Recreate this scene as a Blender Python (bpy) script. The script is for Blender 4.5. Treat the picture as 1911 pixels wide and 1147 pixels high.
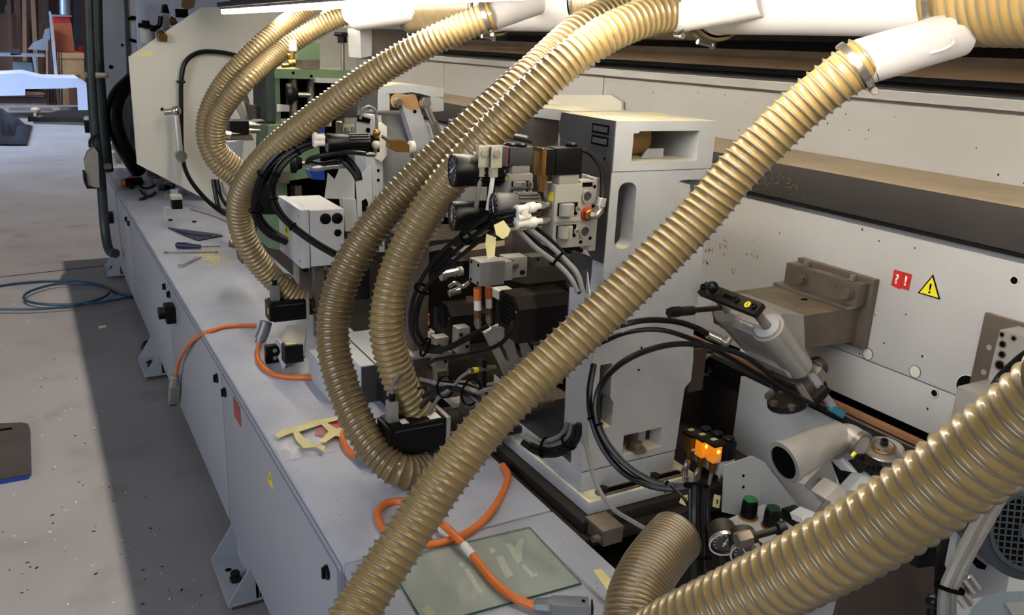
import bpy, bmesh, math, random
from mathutils import Vector, Matrix
from mathutils.geometry import tessellate_polygon
sc = bpy.context.scene
for o in list(bpy.data.objects): bpy.data.objects.remove(o)
PI = math.pi
# ---------------------------------------------------------------- camera
FPX = 1580.3
CAM = Vector((-0.545, 0.0, 2.0))
R3 = Matrix(((0.8730706, -0.10538385, 0.4760693), (-0.48554722, -0.27726819, 0.82907554), (0.0446277, -0.9549956, -0.29324354)))
cd = bpy.data.cameras.new('camera'); cam = bpy.data.objects.new('camera', cd); sc.collection.objects.link(cam)
cd.sensor_width = 36.0; cd.lens = FPX / 1911 * 36; cd.clip_start = 0.02; cd.clip_end = 200
mw = Matrix.Identity(4)
for i in range(3):
    mw[i][0] = R3[i][0]; mw[i][1] = -R3[i][1]; mw[i][2] = -R3[i][2]; mw[i][3] = CAM[i]
cam.matrix_world = mw; sc.camera = cam
# ---------------------------------------------------------------- light
w = bpy.data.worlds.new('world'); sc.world = w; w.use_nodes = True
w.node_tree.nodes['Background'].inputs[0].default_value = (0.80, 0.79, 0.80, 1)
w.node_tree.nodes['Background'].inputs[1].default_value = 0.15
def sun(name, en, col, d, ang):
    l = bpy.data.lights.new(name, 'SUN'); l.energy = en; l.color = col; l.angle = math.radians(ang)
    o = bpy.data.objects.new(name, l); sc.collection.objects.link(o)
    o.rotation_euler = Vector(d).to_track_quat('-Z', 'Y').to_euler(); return o
sun('hall_lamps', 2.0, (1.0, 0.87, 0.76), (0.03, 0.05, -1), 1.0)
def area(name, en, col, loc, d, sx, sy):
    l = bpy.data.lights.new(name, 'AREA'); l.energy = en; l.color = col; l.shape = 'RECTANGLE'; l.size = sx; l.size_y = sy
    o = bpy.data.objects.new(name, l); sc.collection.objects.link(o); o.location = loc
    o.rotation_euler = Vector(d).to_track_quat('-Z', 'Y').to_euler(); return o
area('daylight_door', 1250, (0.50, 0.68, 1.0), (-9, 19, 4.2), (0.75, 0.05, -0.45), 8, 5).data.spread = math.radians(85)
area('hall_fill', 470, (0.84, 0.89, 1.0), (-8, -1.5, 4.5), (0.72, 0.55, -0.40), 7, 4)  # unseen cool fill, added to brighten cabinet doors and near-facing panels
LAMP_E = 84.0
sc.view_settings.view_transform = 'Standard'; sc.view_settings.look = 'None'
sc.view_settings.gamma = 1.0; sc.view_settings.use_curve_mapping = False; sc.view_settings.exposure = 0.0
# ---------------------------------------------------------------- helpers
def ray(px, py):
    return R3 @ Vector(((px - 955.5) / FPX, (py - 573.5) / FPX, 1.0))
def X(px, py, v): r = ray(px, py); return CAM + r * ((v - CAM.x) / r.x)
def Y(px, py, v): r = ray(px, py); return CAM + r * ((v - CAM.y) / r.y)
def Z(px, py, v): r = ray(px, py); return CAM + r * ((v - CAM.z) / r.z)
def D(px, py, v): return CAM + ray(px, py) * v
PL = {'x': X, 'y': Y, 'z': Z, 'd': D}
AX = {'x': Vector((1, 0, 0)), 'y': Vector((0, 1, 0)), 'z': Vector((0, 0, 1))}
def V3(*a): return Vector(a)
def lin(c):
    return tuple((x / 255 / 12.92 if x / 255 < 0.04045 else ((x / 255 + 0.055) / 1.055) ** 2.4) for x in c)
def smooth(pts, sub=6):
    pts = [Vector(p) for p in pts]
    if len(pts) < 3: return pts
    out = []; P = [pts[0] * 2 - pts[1]] + pts + [pts[-1] * 2 - pts[-2]]
    for i in range(1, len(P) - 2):
        a, b, c, d = P[i - 1:i + 3]
        for k in range(sub):
            t = k / sub
            out.append(0.5 * ((2 * b) + (c - a) * t + (2 * a - 5 * b + 4 * c - d) * t * t + (3 * b - a - 3 * c + d) * t ** 3))
    out.append(pts[-1]); return out
def resample(pts, step):
    L = [0.0]
    for a, b in zip(pts, pts[1:]): L.append(L[-1] + (b - a).length)
    n = max(2, int(L[-1] / step) + 1); out = []; j = 0
    for k in range(n + 1):
        s = L[-1] * k / n
        while j < len(L) - 2 and L[j + 1] < s: j += 1
        t = (s - L[j]) / max(1e-9, L[j + 1] - L[j]); out.append(pts[j].lerp(pts[j + 1], min(1, t)))
    return out, L[-1]
def frames(pts):
    T = []
    for i in range(len(pts)):
        a = pts[max(0, i - 1)]; b = pts[min(len(pts) - 1, i + 1)]; T.append((b - a).normalized())
    up = Vector((0, 0, 1)) if abs(T[0].z) < 0.9 else Vector((1, 0, 0))
    n = (up - T[0] * up.dot(T[0])).normalized(); N = [n]
    for i in range(1, len(pts)):
        n = n - T[i] * n.dot(T[i])
        if n.length < 1e-6: n = T[i].orthogonal()
        n.normalize(); N.append(n)
    return T, N
class B:
    def __init__(s, m=None): s.b = bmesh.new(); s.m = m
    def _t(s, p): p = Vector(p); return (s.m @ p) if s.m else p
    def box(s, lo, hi, bev=0.0, rot=None, c=None):
        lo = Vector(lo); hi = Vector(hi)
        vs = []
        for x in (lo.x, hi.x):
            for y in (lo.y, hi.y):
                for z in (lo.z, hi.z):
                    p = Vector((x, y, z))
                    if rot: cc = Vector(c) if c else (lo + hi) / 2; p = cc + rot @ (p - cc)
                    vs.append(s.b.verts.new(s._t(p)))
        fs = []
        for f in ((0, 1, 3, 2), (4, 6, 7, 5), (0, 4, 5, 1), (2, 3, 7, 6), (0, 2, 6, 4), (1, 5, 7, 3)):
            fs.append(s.b.faces.new([vs[i] for i in f]))
        if bev > 0:
            es = list({e for f in fs for e in f.edges})
            bmesh.ops.bevel(s.b, geom=es, offset=bev, segments=2, profile=0.6, affect='EDGES', clamp_overlap=True)
        return s
    def cb(s, c, size, bev=0.0, rot=None):
        c = Vector(c); h = Vector(size) / 2; return s.box(c - h, c + h, bev, rot)
    def lathe(s, p, ax, prof, n=24, phase=0):
        p = Vector(p); ax = Vector(ax).normalized(); u = ax.orthogonal().normalized()
        if abs(ax.z) < 0.95:
            u = Vector((0, 0, 1)); u = (u - ax * u.dot(ax)).normalized()
        v = ax.cross(u); rings = []
        for h, r in prof:
            rings.append([s.b.verts.new(s._t(p + ax * h + (u * math.cos(phase + 2 * PI * i / n) + v * math.sin(phase + 2 * PI * i / n)) * max(r, 1e-5))) for i in range(n)])
        for a, b in zip(rings, rings[1:]):
            for i in range(n):
                j = (i + 1) % n; s.b.faces.new((a[i], a[j], b[j], b[i]))
        if prof[0][1] > 1e-4: s.b.faces.new(rings[0][::-1])
        if prof[-1][1] > 1e-4: s.b.faces.new(rings[-1])
        return s
    def cyl(s, p0, p1, r, r1=None, n=20, bev=0.0):
        p0 = Vector(p0); p1 = Vector(p1); d = p1 - p0; L = d.length; r1 = r if r1 is None else r1
        pr = [(0, r), (L, r1)] if not bev else [(0, r - bev), (bev, r), (L - bev, r1), (L, r1 - bev)]
        return s.lathe(p0, d, pr, n)
    def pipe(s, p0, p1, ro, ri, n=28):
        p0 = Vector(p0); d = Vector(p1) - p0; L = d.length
        ax = d.normalized(); u = ax.orthogonal().normalized(); v = ax.cross(u); rg = []
        for h, r in ((0, ro), (L, ro), (L, ri), (0, ri)):
            rg.append([s.b.verts.new(s._t(p0 + ax * h + (u * math.cos(2 * PI * i / n) + v * math.sin(2 * PI * i / n)) * r)) for i in range(n)])
        for k in range(4):
            a = rg[k]; b = rg[(k + 1) % 4]
            for i in range(n):
                j = (i + 1) % n; s.b.faces.new((a[i], a[j], b[j], b[i]))
        return s
    def hexa(s, p, ax, r, h, sock=False):
        if sock:
            return s.lathe(p, ax, [(0, r), (h * .9, r), (h, r * .9), (h, r * .5), (h * .5, r * .45)], 14)
        return s.lathe(p, ax, [(0, r), (h * .85, r), (h, r * .88)], 6)
    def sph(s, c, r, n=20, sc_=(1, 1, 1)):
        pr = [(-math.cos(PI * i / (n // 2)) * r * sc_[2], math.sin(PI * i / (n // 2)) * r) for i in range(n // 2 + 1)]
        return s.lathe(c, (0, 0, 1), pr, n)
    def tube(s, pts, r, n=8, sub=6, step=None):
        p = smooth(pts, sub)
        if step: p, _ = resample(p, step)
        T, N = frames(p); rings = []
        for i, q in enumerate(p):
            b = T[i].cross(N[i]); rr = r(i / (len(p) - 1)) if callable(r) else r
            rings.append([s.b.verts.new(s._t(q + (N[i] * math.cos(2 * PI * k / n) + b * math.sin(2 * PI * k / n)) * rr)) for k in range(n)])
        for a, c in zip(rings, rings[1:]):
            for k in range(n):
                j = (k + 1) % n; s.b.faces.new((a[k], a[j], c[j], c[k]))
        s.b.faces.new(rings[0][::-1]); s.b.faces.new(rings[-1]); return s
    def prism(s, outer, vec, holes=()):
        loops = [[Vector(p) for p in outer]] + [[Vector(p) for p in h] for h in holes]; vec = Vector(vec)
        flat = [p for l in loops for p in l]
        tris = tessellate_polygon(loops)
        a = [s.b.verts.new(s._t(p)) for p in flat]; b = [s.b.verts.new(s._t(p + vec)) for p in flat]
        for t in tris:
            if len(set(t)) < 3: continue
            try:
                s.b.faces.new([a[i] for i in t]); s.b.faces.new([b[i] for i in t][::-1])
            except ValueError: pass
        k = 0
        for l in loops:
            n = len(l)
            for i in range(n):
                j = (i + 1) % n
                try: s.b.faces.new((a[k + i], a[k + j], b[k + j], b[k + i]))
                except ValueError: pass
            k += n
        return s
    def ppx(s, pts, ax, v, depth, holes=()):
        f = PL[ax]; AV = AX.get(ax) or Vector((0, 1, 0)); return s.prism([f(x, y, v) for x, y in pts], AV * depth, [[f(x, y, v) for x, y in h] for h in holes])
    def ell(s, cx, cy, rx, ry, ax, v, depth, n=16):   # round disc given by its outline in the picture
        return s.ppx([(cx + rx * math.cos(2 * PI * i / n), cy + ry * math.sin(2 * PI * i / n)) for i in range(n)], ax, v, depth)
    def disc(s, c, ax, r, h, n=20): return s.lathe(Vector(c), ax, [(0, r), (h, r)], n)
    def mesh(s, name):
        bmesh.ops.recalc_face_normals(s.b, faces=s.b.faces[:])
        me = bpy.data.meshes.new(name); s.b.to_mesh(me); s.b.free()
        me.shade_smooth(); me.set_sharp_from_angle(angle=math.radians(32)); return me
def cbox(ct, cbm, r, l, y, bev=0.002, b=None):
    """axis aligned box from its near vertical edge (top/bottom pixel), its right and its left outline, near face at y"""
    A = Y(ct[0], ct[1], y); Bt = Y(cbm[0], cbm[1], y); Rr = Y(r[0], r[1], y); Lp = X(l[0], l[1], A.x)
    b = b or B(); b.box((A.x, y, Bt.z), (Rr.x, max(Lp.y, y + .005), A.z), bev)
    return b, (A.x, Rr.x, y, Lp.y, Bt.z, A.z)
OBS = []; 
def mk(name, b, m, mats=None):
    me = b.mesh(name) if isinstance(b, B) else b
    o = bpy.data.objects.new(name, me); sc.collection.objects.link(o)
    for q in (mats or [m]): me.materials.append(q)
    return o
def bb(objs):
    lo = Vector((1e9,) * 3); hi = -lo
    for o in objs:
        for v in o.data.vertices:
            for i in range(3): lo[i] = min(lo[i], v.co[i]); hi[i] = max(hi[i], v.co[i])
    return lo, hi
class Thing:
    all = []
    def __init__(s, name, label, cat, group=None):
        s.e = bpy.data.objects.new(name, None); sc.collection.objects.link(s.e); s.parts = []; s.done = False
        s.e['label'] = label; s.e['category'] = cat; s.e.empty_display_size = 0.05
        if group: s.e['group'] = group
        Thing.all.append(s)
    def p(s, name, b, m, parent=None, label=None, kind=None, mats=None):
        o = mk(name, b, m, mats); o.parent = parent or s.e
        if label: o['label'] = label
        if kind: o['kind'] = kind
        s.parts.append(o); return o
    def fin(s):
        if s.done: return
        s.done = True; lo, hi = bb(s.parts); c = Vector(((lo.x + hi.x) / 2, (lo.y + hi.y) / 2, lo.z))
        for me in {o.data for o in s.parts}: me.transform(Matrix.Translation(-c))
        s.e.location = c
    def clone(s, delta, label=None, group=None, rotz=0):
        s.fin(); r = s.e.copy(); sc.collection.objects.link(r); r.location = s.e.location + Vector(delta); r.rotation_euler.z = rotz
        if label: r['label'] = label
        if group: r['group'] = group
        mp = {s.e: r}
        for o in s.parts:
            c = o.copy(); sc.collection.objects.link(c); mp[o] = c
        for o in s.parts: mp[o].parent = mp[o.parent]
        return r
def one(name, label, cat, b, m, group=None, kind=None, mats=None):
    o = mk(name, b, m, mats); lo, hi = bb([o]); c = Vector(((lo.x + hi.x) / 2, (lo.y + hi.y) / 2, lo.z))
    o.data.transform(Matrix.Translation(-c)); o.location = c; o['label'] = label; o['category'] = cat
    if group: o['group'] = group
    if kind: o['kind'] = kind
    return o
def struct(name, b, m, label=None, parent=None):
    o = mk(name, b, m)
    if parent: o.parent = parent
    else: o['kind'] = 'structure'
    if label: o['label'] = label
    return o
def textb(s, size, o, ex, ey, th=0.0004, bold=True):
    cu = bpy.data.curves.new('t', 'FONT'); cu.body = s; cu.size = size; cu.extrude = th; cu.align_x = 'CENTER'; cu.align_y = 'CENTER'; cu.resolution_u = 3
    if bold: cu.offset = size * 0.02
    ob = bpy.data.objects.new('t', cu); sc.collection.objects.link(ob)
    dg = bpy.context.evaluated_depsgraph_get(); me = bpy.data.meshes.new_from_object(ob.evaluated_get(dg))
    bpy.data.objects.remove(ob); ex = Vector(ex).normalized(); ey = Vector(ey).normalized(); ez = ex.cross(ey)
    M = Matrix.Identity(4)
    for i in range(3): M[i][0] = ex[i]; M[i][1] = ey[i]; M[i][2] = ez[i]; M[i][3] = Vector(o)[i]
    me.transform(M); return me
# ---------------------------------------------------------------- materials
MT = {}
def mat(name, col, rough=0.5, metal=0.0, var=0.12, scale=8, bump=0.05, dust=None, dustamt=0.5, stain=None, coat=0.0, emit=None, trans=0.0, alpha=1.0, bscale=60, raw=False):
    m = bpy.data.materials.new(name); m.use_nodes = True; nt = m.node_tree; n = nt.nodes; L = nt.links
    bs = n['Principled BSDF']; c = lin(col)
    bs.inputs['Roughness'].default_value = rough; bs.inputs['Metallic'].default_value = metal
    bs.inputs['Coat Weight'].default_value = coat; bs.inputs['Transmission Weight'].default_value = trans; bs.inputs['Alpha'].default_value = alpha
    tc = n.new('ShaderNodeTexCoord'); no = n.new('ShaderNodeTexNoise'); no.inputs['Scale'].default_value = scale; no.inputs['Detail'].default_value = 6
    L.new(tc.outputs['Object'], no.inputs['Vector'])
    rp = n.new('ShaderNodeValToRGB'); e = rp.color_ramp.elements
    e[0].position = 0.3; e[1].position = 0.7
    e[0].color = tuple(x * (1 - var) for x in c) + (1,); e[1].color = tuple(min(1, x * (1 + var)) for x in c) + (1,)
    L.new(no.outputs['Fac'], rp.inputs['Fac']); out = rp.outputs['Color']
    if stain:
        sc_, sa, sb, amt = stain[1:]
        n2 = n.new('ShaderNodeTexNoise'); n2.inputs['Scale'].default_value = sc_; n2.inputs['Detail'].default_value = 8
        L.new(tc.outputs['Object'], n2.inputs['Vector']); mr = n.new('ShaderNodeMapRange')
        mr.inputs['From Min'].default_value = sa; mr.inputs['From Max'].default_value = sb; mr.inputs['To Max'].default_value = amt
        L.new(n2.outputs['Fac'], mr.inputs['Value']); mx = n.new('ShaderNodeMix'); mx.data_type = 'RGBA'
        L.new(mr.outputs[0], mx.inputs['Factor']); L.new(out, mx.inputs['A']); mx.inputs['B'].default_value = lin(stain[0]) + (1,); out = mx.outputs['Result']
    if dust:
        ge = n.new('ShaderNodeNewGeometry'); sx = n.new('ShaderNodeSeparateXYZ'); L.new(ge.outputs['Normal'], sx.inputs[0])
        mr = n.new('ShaderNodeMapRange'); mr.inputs['From Min'].default_value = 0.6; mr.inputs['From Max'].default_value = 0.97; mr.inputs['To Max'].default_value = dustamt
        L.new(sx.outputs['Z'], mr.inputs['Value']); n3 = n.new('ShaderNodeTexNoise'); n3.inputs['Scale'].default_value = 14; n3.inputs['Detail'].default_value = 8
        L.new(tc.outputs['Object'], n3.inputs['Vector']); m2 = n.new('ShaderNodeMapRange'); m2.inputs['From Min'].default_value = 0.25; m2.inputs['From Max'].default_value = 0.6
        L.new(n3.outputs['Fac'], m2.inputs['Value']); mu = n.new('ShaderNodeMath'); mu.operation = 'MULTIPLY'; L.new(mr.outputs[0], mu.inputs[0]); L.new(m2.outputs[0], mu.inputs[1])
        mx = n.new('ShaderNodeMix'); mx.data_type = 'RGBA'; L.new(mu.outputs[0], mx.inputs['Factor']); L.new(out, mx.inputs['A']); mx.inputs['B'].default_value = lin(dust) + (1,); out = mx.outputs['Result']
    L.new(out, bs.inputs['Base Color'])
    if bump:
        bp = n.new('ShaderNodeBump'); bp.inputs['Strength'].default_value = bump; bp.inputs['Distance'].default_value = 0.002
        n4 = n.new('ShaderNodeTexNoise'); n4.inputs['Scale'].default_value = bscale; n4.inputs['Detail'].default_value = 4
        L.new(tc.outputs['Object'], n4.inputs['Vector']); L.new(n4.outputs['Fac'], bp.inputs['Height']); L.new(bp.outputs[0], bs.inputs['Normal'])
    if emit:
        bs.inputs['Emission Color'].default_value = lin(emit[0]) + (1,); bs.inputs['Emission Strength'].default_value = emit[1]
    if name in ('blackplastic', 'blackmetal', 'dirtyblack', 'rubber', 'ink', 'rail', 'brownplate', 'beam', 'darkface'): bs.inputs['Specular IOR Level'].default_value = 0.0 if name == 'ink' else 0.22
    MT[name] = m; return m
DUST = (222, 210, 160)
mat('table', (176, 180, 194), 0.34, 0.0, 0.10, 5, 0.3, stain=((150, 138, 118), 2.2, 0.52, 0.75, 0.45), bscale=420)
mat('cabinet', (150, 154, 162), 0.45, 0, 0.05, 2, 0.05)
mat('seam', (40, 42, 46), 0.7)
mat('panel', (176, 175, 173), 0.5, 0, 0.05, 3, 0.04, stain=((190, 140, 80), 9, 0.72, 0.8, 0.35))
mat('panelwhite', (208, 205, 192), 0.5, 0, 0.04, 3, 0.03)
mat('cast', (176, 178, 179), 0.4, 0, 0.12, 7, 0.4, dust=DUST, dustamt=0.75, stain=((160, 130, 90), 7, 0.62, 0.8, 0.4), coat=0.2)
mat('castplain', (168, 171, 175), 0.4, 0, 0.12, 7, 0.4, stain=((150, 125, 90), 7, 0.66, 0.8, 0.3), coat=0.25)
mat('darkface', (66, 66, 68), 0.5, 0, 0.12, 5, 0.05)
mat('steel', (150, 143, 134), 0.35, 0.85, 0.15, 10, 0.08)
mat('brightsteel', (200, 196, 190), 0.25, 0.95, 0.08, 20, 0.03)
mat('oldsteel', (112, 102, 92), 0.5, 0.6, 0.2, 8, 0.1, dust=(170, 150, 120), dustamt=0.5)
mat('alu', (178, 174, 168), 0.38, 0.55, 0.08, 12, 0.15)
mat('blackmetal', (22, 21, 21), 0.4, 0.2, 0.2, 8, 0.06)
mat('dirtyblack', (34, 30, 28), 0.55, 0.3, 0.3, 6, 0.12, dust=(100, 88, 70), dustamt=0.3)
mat('blackplastic', (9, 9, 10), 0.38, 0, 0.15, 12, 0.03)
mat('rubber', (11, 11, 12), 0.34, 0, 0.15, 12, 0.02, coat=0.08)
mat('rail', (48, 43, 40), 0.55, 0.2, 0.35, 5, 0.12)
mat('brownplate', (74, 64, 58), 0.5, 0.3, 0.15, 3, 0.06)
mat('hose', (153, 128, 80), 0.3, 0.0, 0.1, 10, 0.03, coat=0.35)
mat('hosedark', (121, 99, 59), 0.3, 0.0, 0.12, 10, 0.03, coat=0.35)
mat('wire', (136, 127, 106), 0.33, 0.4, 0.08, 20, 0.0)
mat('hosebrownshade', (112, 90, 54), 0.3, 0.0, 0.12, 10, 0.03, coat=0.4)  # short hose's brown, made darker for the shade it hangs in
mat('duct', (212, 210, 212), 0.4, 0, 0.04, 3, 0.08, stain=((190, 165, 120), 5, 0.62, 0.8, 0.35))
mat('orange', (222, 118, 52), 0.42, 0, 0.08, 15, 0.02)
mat('greycable', (120, 118, 115), 0.4, 0, 0.08)
mat('plug', (128, 132, 136), 0.4, 0.4, 0.08)
mat('white', (225, 223, 216), 0.5, 0, 0.03)
mat('whiteplastic', (222, 218, 208), 0.4, 0, 0.04)
mat('beige', (150, 146, 136), 0.5, 0, 0.06)
mat('boxgrey', (188, 190, 192), 0.45, 0, 0.04, 4, 0.06)
mat('green', (96, 120, 92), 0.45, 0, 0.12, 6, 0.12, dust=DUST, dustamt=0.6)
mat('darkgreen', (44, 58, 54), 0.5, 0, 0.15, 6, 0.1)
mat('shaft', (150, 128, 104), 0.4, 0.5, 0.18, 5, 0.05, dust=(190, 165, 130), dustamt=0.6)
mat('beam', (62, 59, 57), 0.5, 0.2, 0.1, 3, 0.04)
mat('beamtop', (178, 160, 134), 0.8, 0, 0.08, 9, 0.2)
mat('tan', (160, 126, 84), 0.7, 0, 0.2, 10, 0.2)
mat('tape', (226, 214, 150), 0.6, 0, 0.06, 20, 0.2)
mat('film', (225, 225, 220), 0.15, 0, 0.02, 10, 0.3, alpha=0.25)
mat('red', (190, 40, 38), 0.5, 0, 0.05); mat('redplate', (150, 60, 58), 0.5)
mat('yellow', (232, 216, 40), 0.5, 0, 0.03); mat('ink', (14, 14, 14), 0.6, 0, 0, 5, 0)
mat('paper', (232, 230, 222), 0.6, 0, 0.02)
mat('blue', (24, 62, 150), 0.4, 0, 0.1); mat('bluehose', (28, 66, 92), 0.4, 0, 0.1)
mat('bluefilm', (60, 150, 175), 0.2, 0, 0.1, alpha=0.8)
mat('amber', (92, 62, 16), 0.2, 0, 0.15, 30, 0.02, coat=0.5)
mat('amberlit', (255, 150, 30), 0.3, 0, 0.1, emit=((255, 140, 20), 0.35))
mat('led', (255, 190, 90), 0.3, 0, 0, emit=((255, 170, 60), 5.0))
mat('clear', (200, 196, 170), 0.12, 0, 0.1, 30, 0.0, alpha=0.55)
mat('brass', (170, 130, 70), 0.35, 0.9, 0.1); mat('knobgreen', (44, 122, 62), 0.4, 0, 0.05); mat('knobdark', (20, 66, 36), 0.4, 0, 0.05)
mat('dial', (60, 58, 54), 0.5, 0, 0.05); mat('dialblack', (18, 18, 20), 0.3, 0, 0.05)
mat('glass', (196, 208, 190), 0.05, 0.0, 0.06, 4, 0.0, alpha=0.32, coat=0.8); mat('glassedge', (40, 88, 74), 0.15, 0, 0.05)
mat('sheet', (205, 214, 235), 0.5, 0, 0.03, 2, 0.05); mat('plywood', (196, 152, 104), 0.6, 0, 0.08)
mat('boardA', (120, 88, 70), 0.65, 0, 0.2, 3, 0.05); mat('boardB', (96, 68, 54), 0.65, 0, 0.2, 3, 0.05); mat('boardC', (150, 116, 92), 0.65, 0, 0.15, 3, 0.05)
mat('boardD', (62, 54, 54), 0.65, 0, 0.2, 3, 0.05); mat('orangewood', (168, 88, 52), 0.55, 0, 0.1, 3, 0.03)
mat('darkwall', (36, 36, 42), 0.8, 0, 0.2, 1, 0); mat('saw', (150, 160, 175), 0.4, 0.4, 0.1); mat('post', (56, 64, 66), 0.45, 0.3, 0.15)
mat('work', (150, 106, 72), 0.5, 0, 0.1, 6, 0.05); mat('mat', (52, 47, 46), 0.75, 0, 0.25, 5, 0.3)
mat('navy', (30, 38, 66), 0.45, 0, 0.15, 8, 0.2); mat('lamp', (255, 244, 220), 0.5, 0, 0, emit=((255, 244, 224), LAMP_E))
mat('motorgrey', (112, 122, 128), 0.45, 0, 0.08, 5, 0.08); mat('fangrey', (58, 64, 70), 0.45, 0, 0.1, 5, 0.05)
# concrete floor
m = mat('floor', (140, 138, 138), 0.42, 0, 0.1, 1.3, 0.15, stain=((96, 92, 92), 3.2, 0.55, 0.78, 0.5), bscale=35)
M = MT
# ================================================================ SETTING
struct('floor', B().box((-16, -3, -0.1), (12, 34, 0)), M['floor'])
a = Z(0, 513, 0); c = Z(205, 495, 0)
struct('trim_1', B().prism([(a.x - 3, a.y - .55, .0004), (c.x, c.y, .0004), (c.x, c.y + .02, .0004), (a.x - 3, a.y - .53, .0004)], (0, 0, .0012)), M['seam'])
struct('wall_back', B().box((-16, 28, 0), (12, 28.2, 7)), M['darkwall'])
# ================================================================ CABINET BASE
TZ = 0.818
t = Thing('machine_cabinet', 'long light grey machine cabinet with latched doors under the worktop', 'cabinet')
t.p('body', B().box((0.012, -0.4, 0.133), (0.565, 8.6, TZ - .03)), M['cabinet'])
t.p('sill', B().box((0.004, -0.4, 0.118), (0.05, 8.6, 0.15), .002), M['cabinet'])
segs = [(0.25, 1.60), (1.715, 3.085), (3.105, 4.455), (4.475, 6.285), (6.31, 8.55)]
doors = []
for i, (y0, y1) in enumerate(segs):
    d = t.p('door', B().box((-.012, y0, .152), (.012, y1, .786), .004), M['cabinet']); doors.append(d)
    for yy in ((y0 + .07), (y1 - .06)):
        t.p('latch', B().lathe((-.012, yy, .735), (-1, 0, 0), [(0, .019), (.006, .019), (.009, .014)], 18).box((-.028, yy - .005, .72), (-.018, yy + .005, .75), .002), M['blackplastic'], d, label='black oval quarter-turn latch')
for (px, py) in ((326, 583), (211, 405)):
    q = X(px, py, -.012)
    t.p('knob', B().box((-.06, q.y - .05, q.z - .045), (-.012, q.y + .05, q.z + .045), .012).cyl((-.09, q.y - .02, q.z + .01), (-.05, q.y - .02, q.z + .01), .03), M['blackplastic'], label='large black switch knob')
q0 = X(436, 742, -.0125); q1 = X(450, 796, -.0125)
t.p('sign', B().box((-.0145, q1.y, q1.z), (-.0121, q0.y, q0.z + .005)), M['redplate'], doors[1], label='small red notice plate')
q = X(505, 892, -.0125)
t.p('warning_sticker', B().prism([(-.0125, q.y - .03, q.z - .025), (-.0125, q.y + .03, q.z - .025), (-.0125, q.y, q.z + .03)], (-.001, 0, 0)), M['yellow'], doors[1], label='yellow triangular warning sticker')
t.p('warning_bolt', B().prism([(-.0137, q.y + .004, q.z + .014), (-.0137, q.y - .006, q.z - .003), (-.0137, q.y, q.z - .003), (-.0137, q.y - .003, q.z - .018), (-.0137, q.y + .008, q.z + .002), (-.0137, q.y + .001, q.z + .002)], (-.0006, 0, 0)), M['ink'], doors[1])
for i, (y0, y1) in enumerate(((2.72, 3.04), (5.12, 5.44), (7.55, 7.87))):
    bkt = t.p('foot', B().box((-.10, y0, .028), (.08, y1, .04), .002)
        .prism([(-.10, y0, .04), (.01, y0, .04), (.01, y0, .19), (-.006, y0, .19)], (0, .008, 0))
        .prism([(-.10, y1, .04), (.01, y1, .04), (.01, y1, .19), (-.006, y1, .19)], (0, -.008, 0)).box((.0, y0, .04), (.012, y1, .19)), M['cabinet'], label='grey gusseted foot bracket')
    b = B().cyl((-.045, y0 + .14, .03), (-.045, y0 + .14, .075), .012).hexa((-.045, y0 + .14, .04), (0, 0, 1), .021, .02).hexa((-.045, y0 + .14, .067), (0, 0, 1), .018, .012)
    t.p('bolt', b, M['blackmetal'], bkt)
    t.p('foot_pad', B().box((-.085, y0 + .02, 0), (.03, y1 - .1, .028), .003), M['oldsteel'], bkt)
    t.p('hole', B().disc((-.055, y0 + .22, .0402), (0, 0, 1), .012, .0006, 14), M['ink'], bkt)
# worktop
t = Thing('worktop', 'pale grey dusty sheet metal worktop running along the machine front', 'worktop')
t.p('worktop_plate', B().box((-.004, 1.685, TZ - .028), (.572, 8.58, TZ), .003), M['table'])
t.p('worktop_plate', B().box((-.004, -.4, TZ - .028), (.572, 1.678, TZ), .003), M['table'])
t.p('edge_strip', B().box((-.008, 1.69, TZ - .03), (-.0045, 8.5, TZ - .012), .001), M['cabinet'])
# bed of the machine behind the worktop
t = Thing('machine_bed', 'dark machine bed and inner frame behind the worktop', 'machine frame')
t.p('bed', B().box((.575, -.6, 0), (1.75, 8.8, .62)), M['rail'])
t.p('tray', B().box((.60, -.4, .62), (1.30, 1.45, .64), .003), M['cabinet'], label='grey drip tray between worktop and panel')
t.p('lower_plate', B().box((1.33, .2, .62), (1.345, 1.80, 1.044), .002), M['boxgrey'], label='upright grey cover plate')
t.p('lower_plate', B().box((1.36, 1.82, .62), (1.375, 8.0, 1.045), .002), M['rail'])
t.p('chain_guide', B().box((1.350, -.4, .98), (1.406, 8.0, 1.0485), .002), M['blackmetal'])
t.p('track', B().box((1.374, .2, 1.0486), (1.381, 8.0, 1.0545), .001), M['steel'], label='bright steel guide strip')
t.p('track', B().box((1.43, -.4, .96), (1.70, 8.0, 1.03), .002), M['ink'])
one('workpiece', 'orange-brown board edge lying in the dark conveyor slot', 'board', B().box((1.408, .1, 1.036), (1.43, 3.2, 1.060), .001), M['work'])
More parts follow.
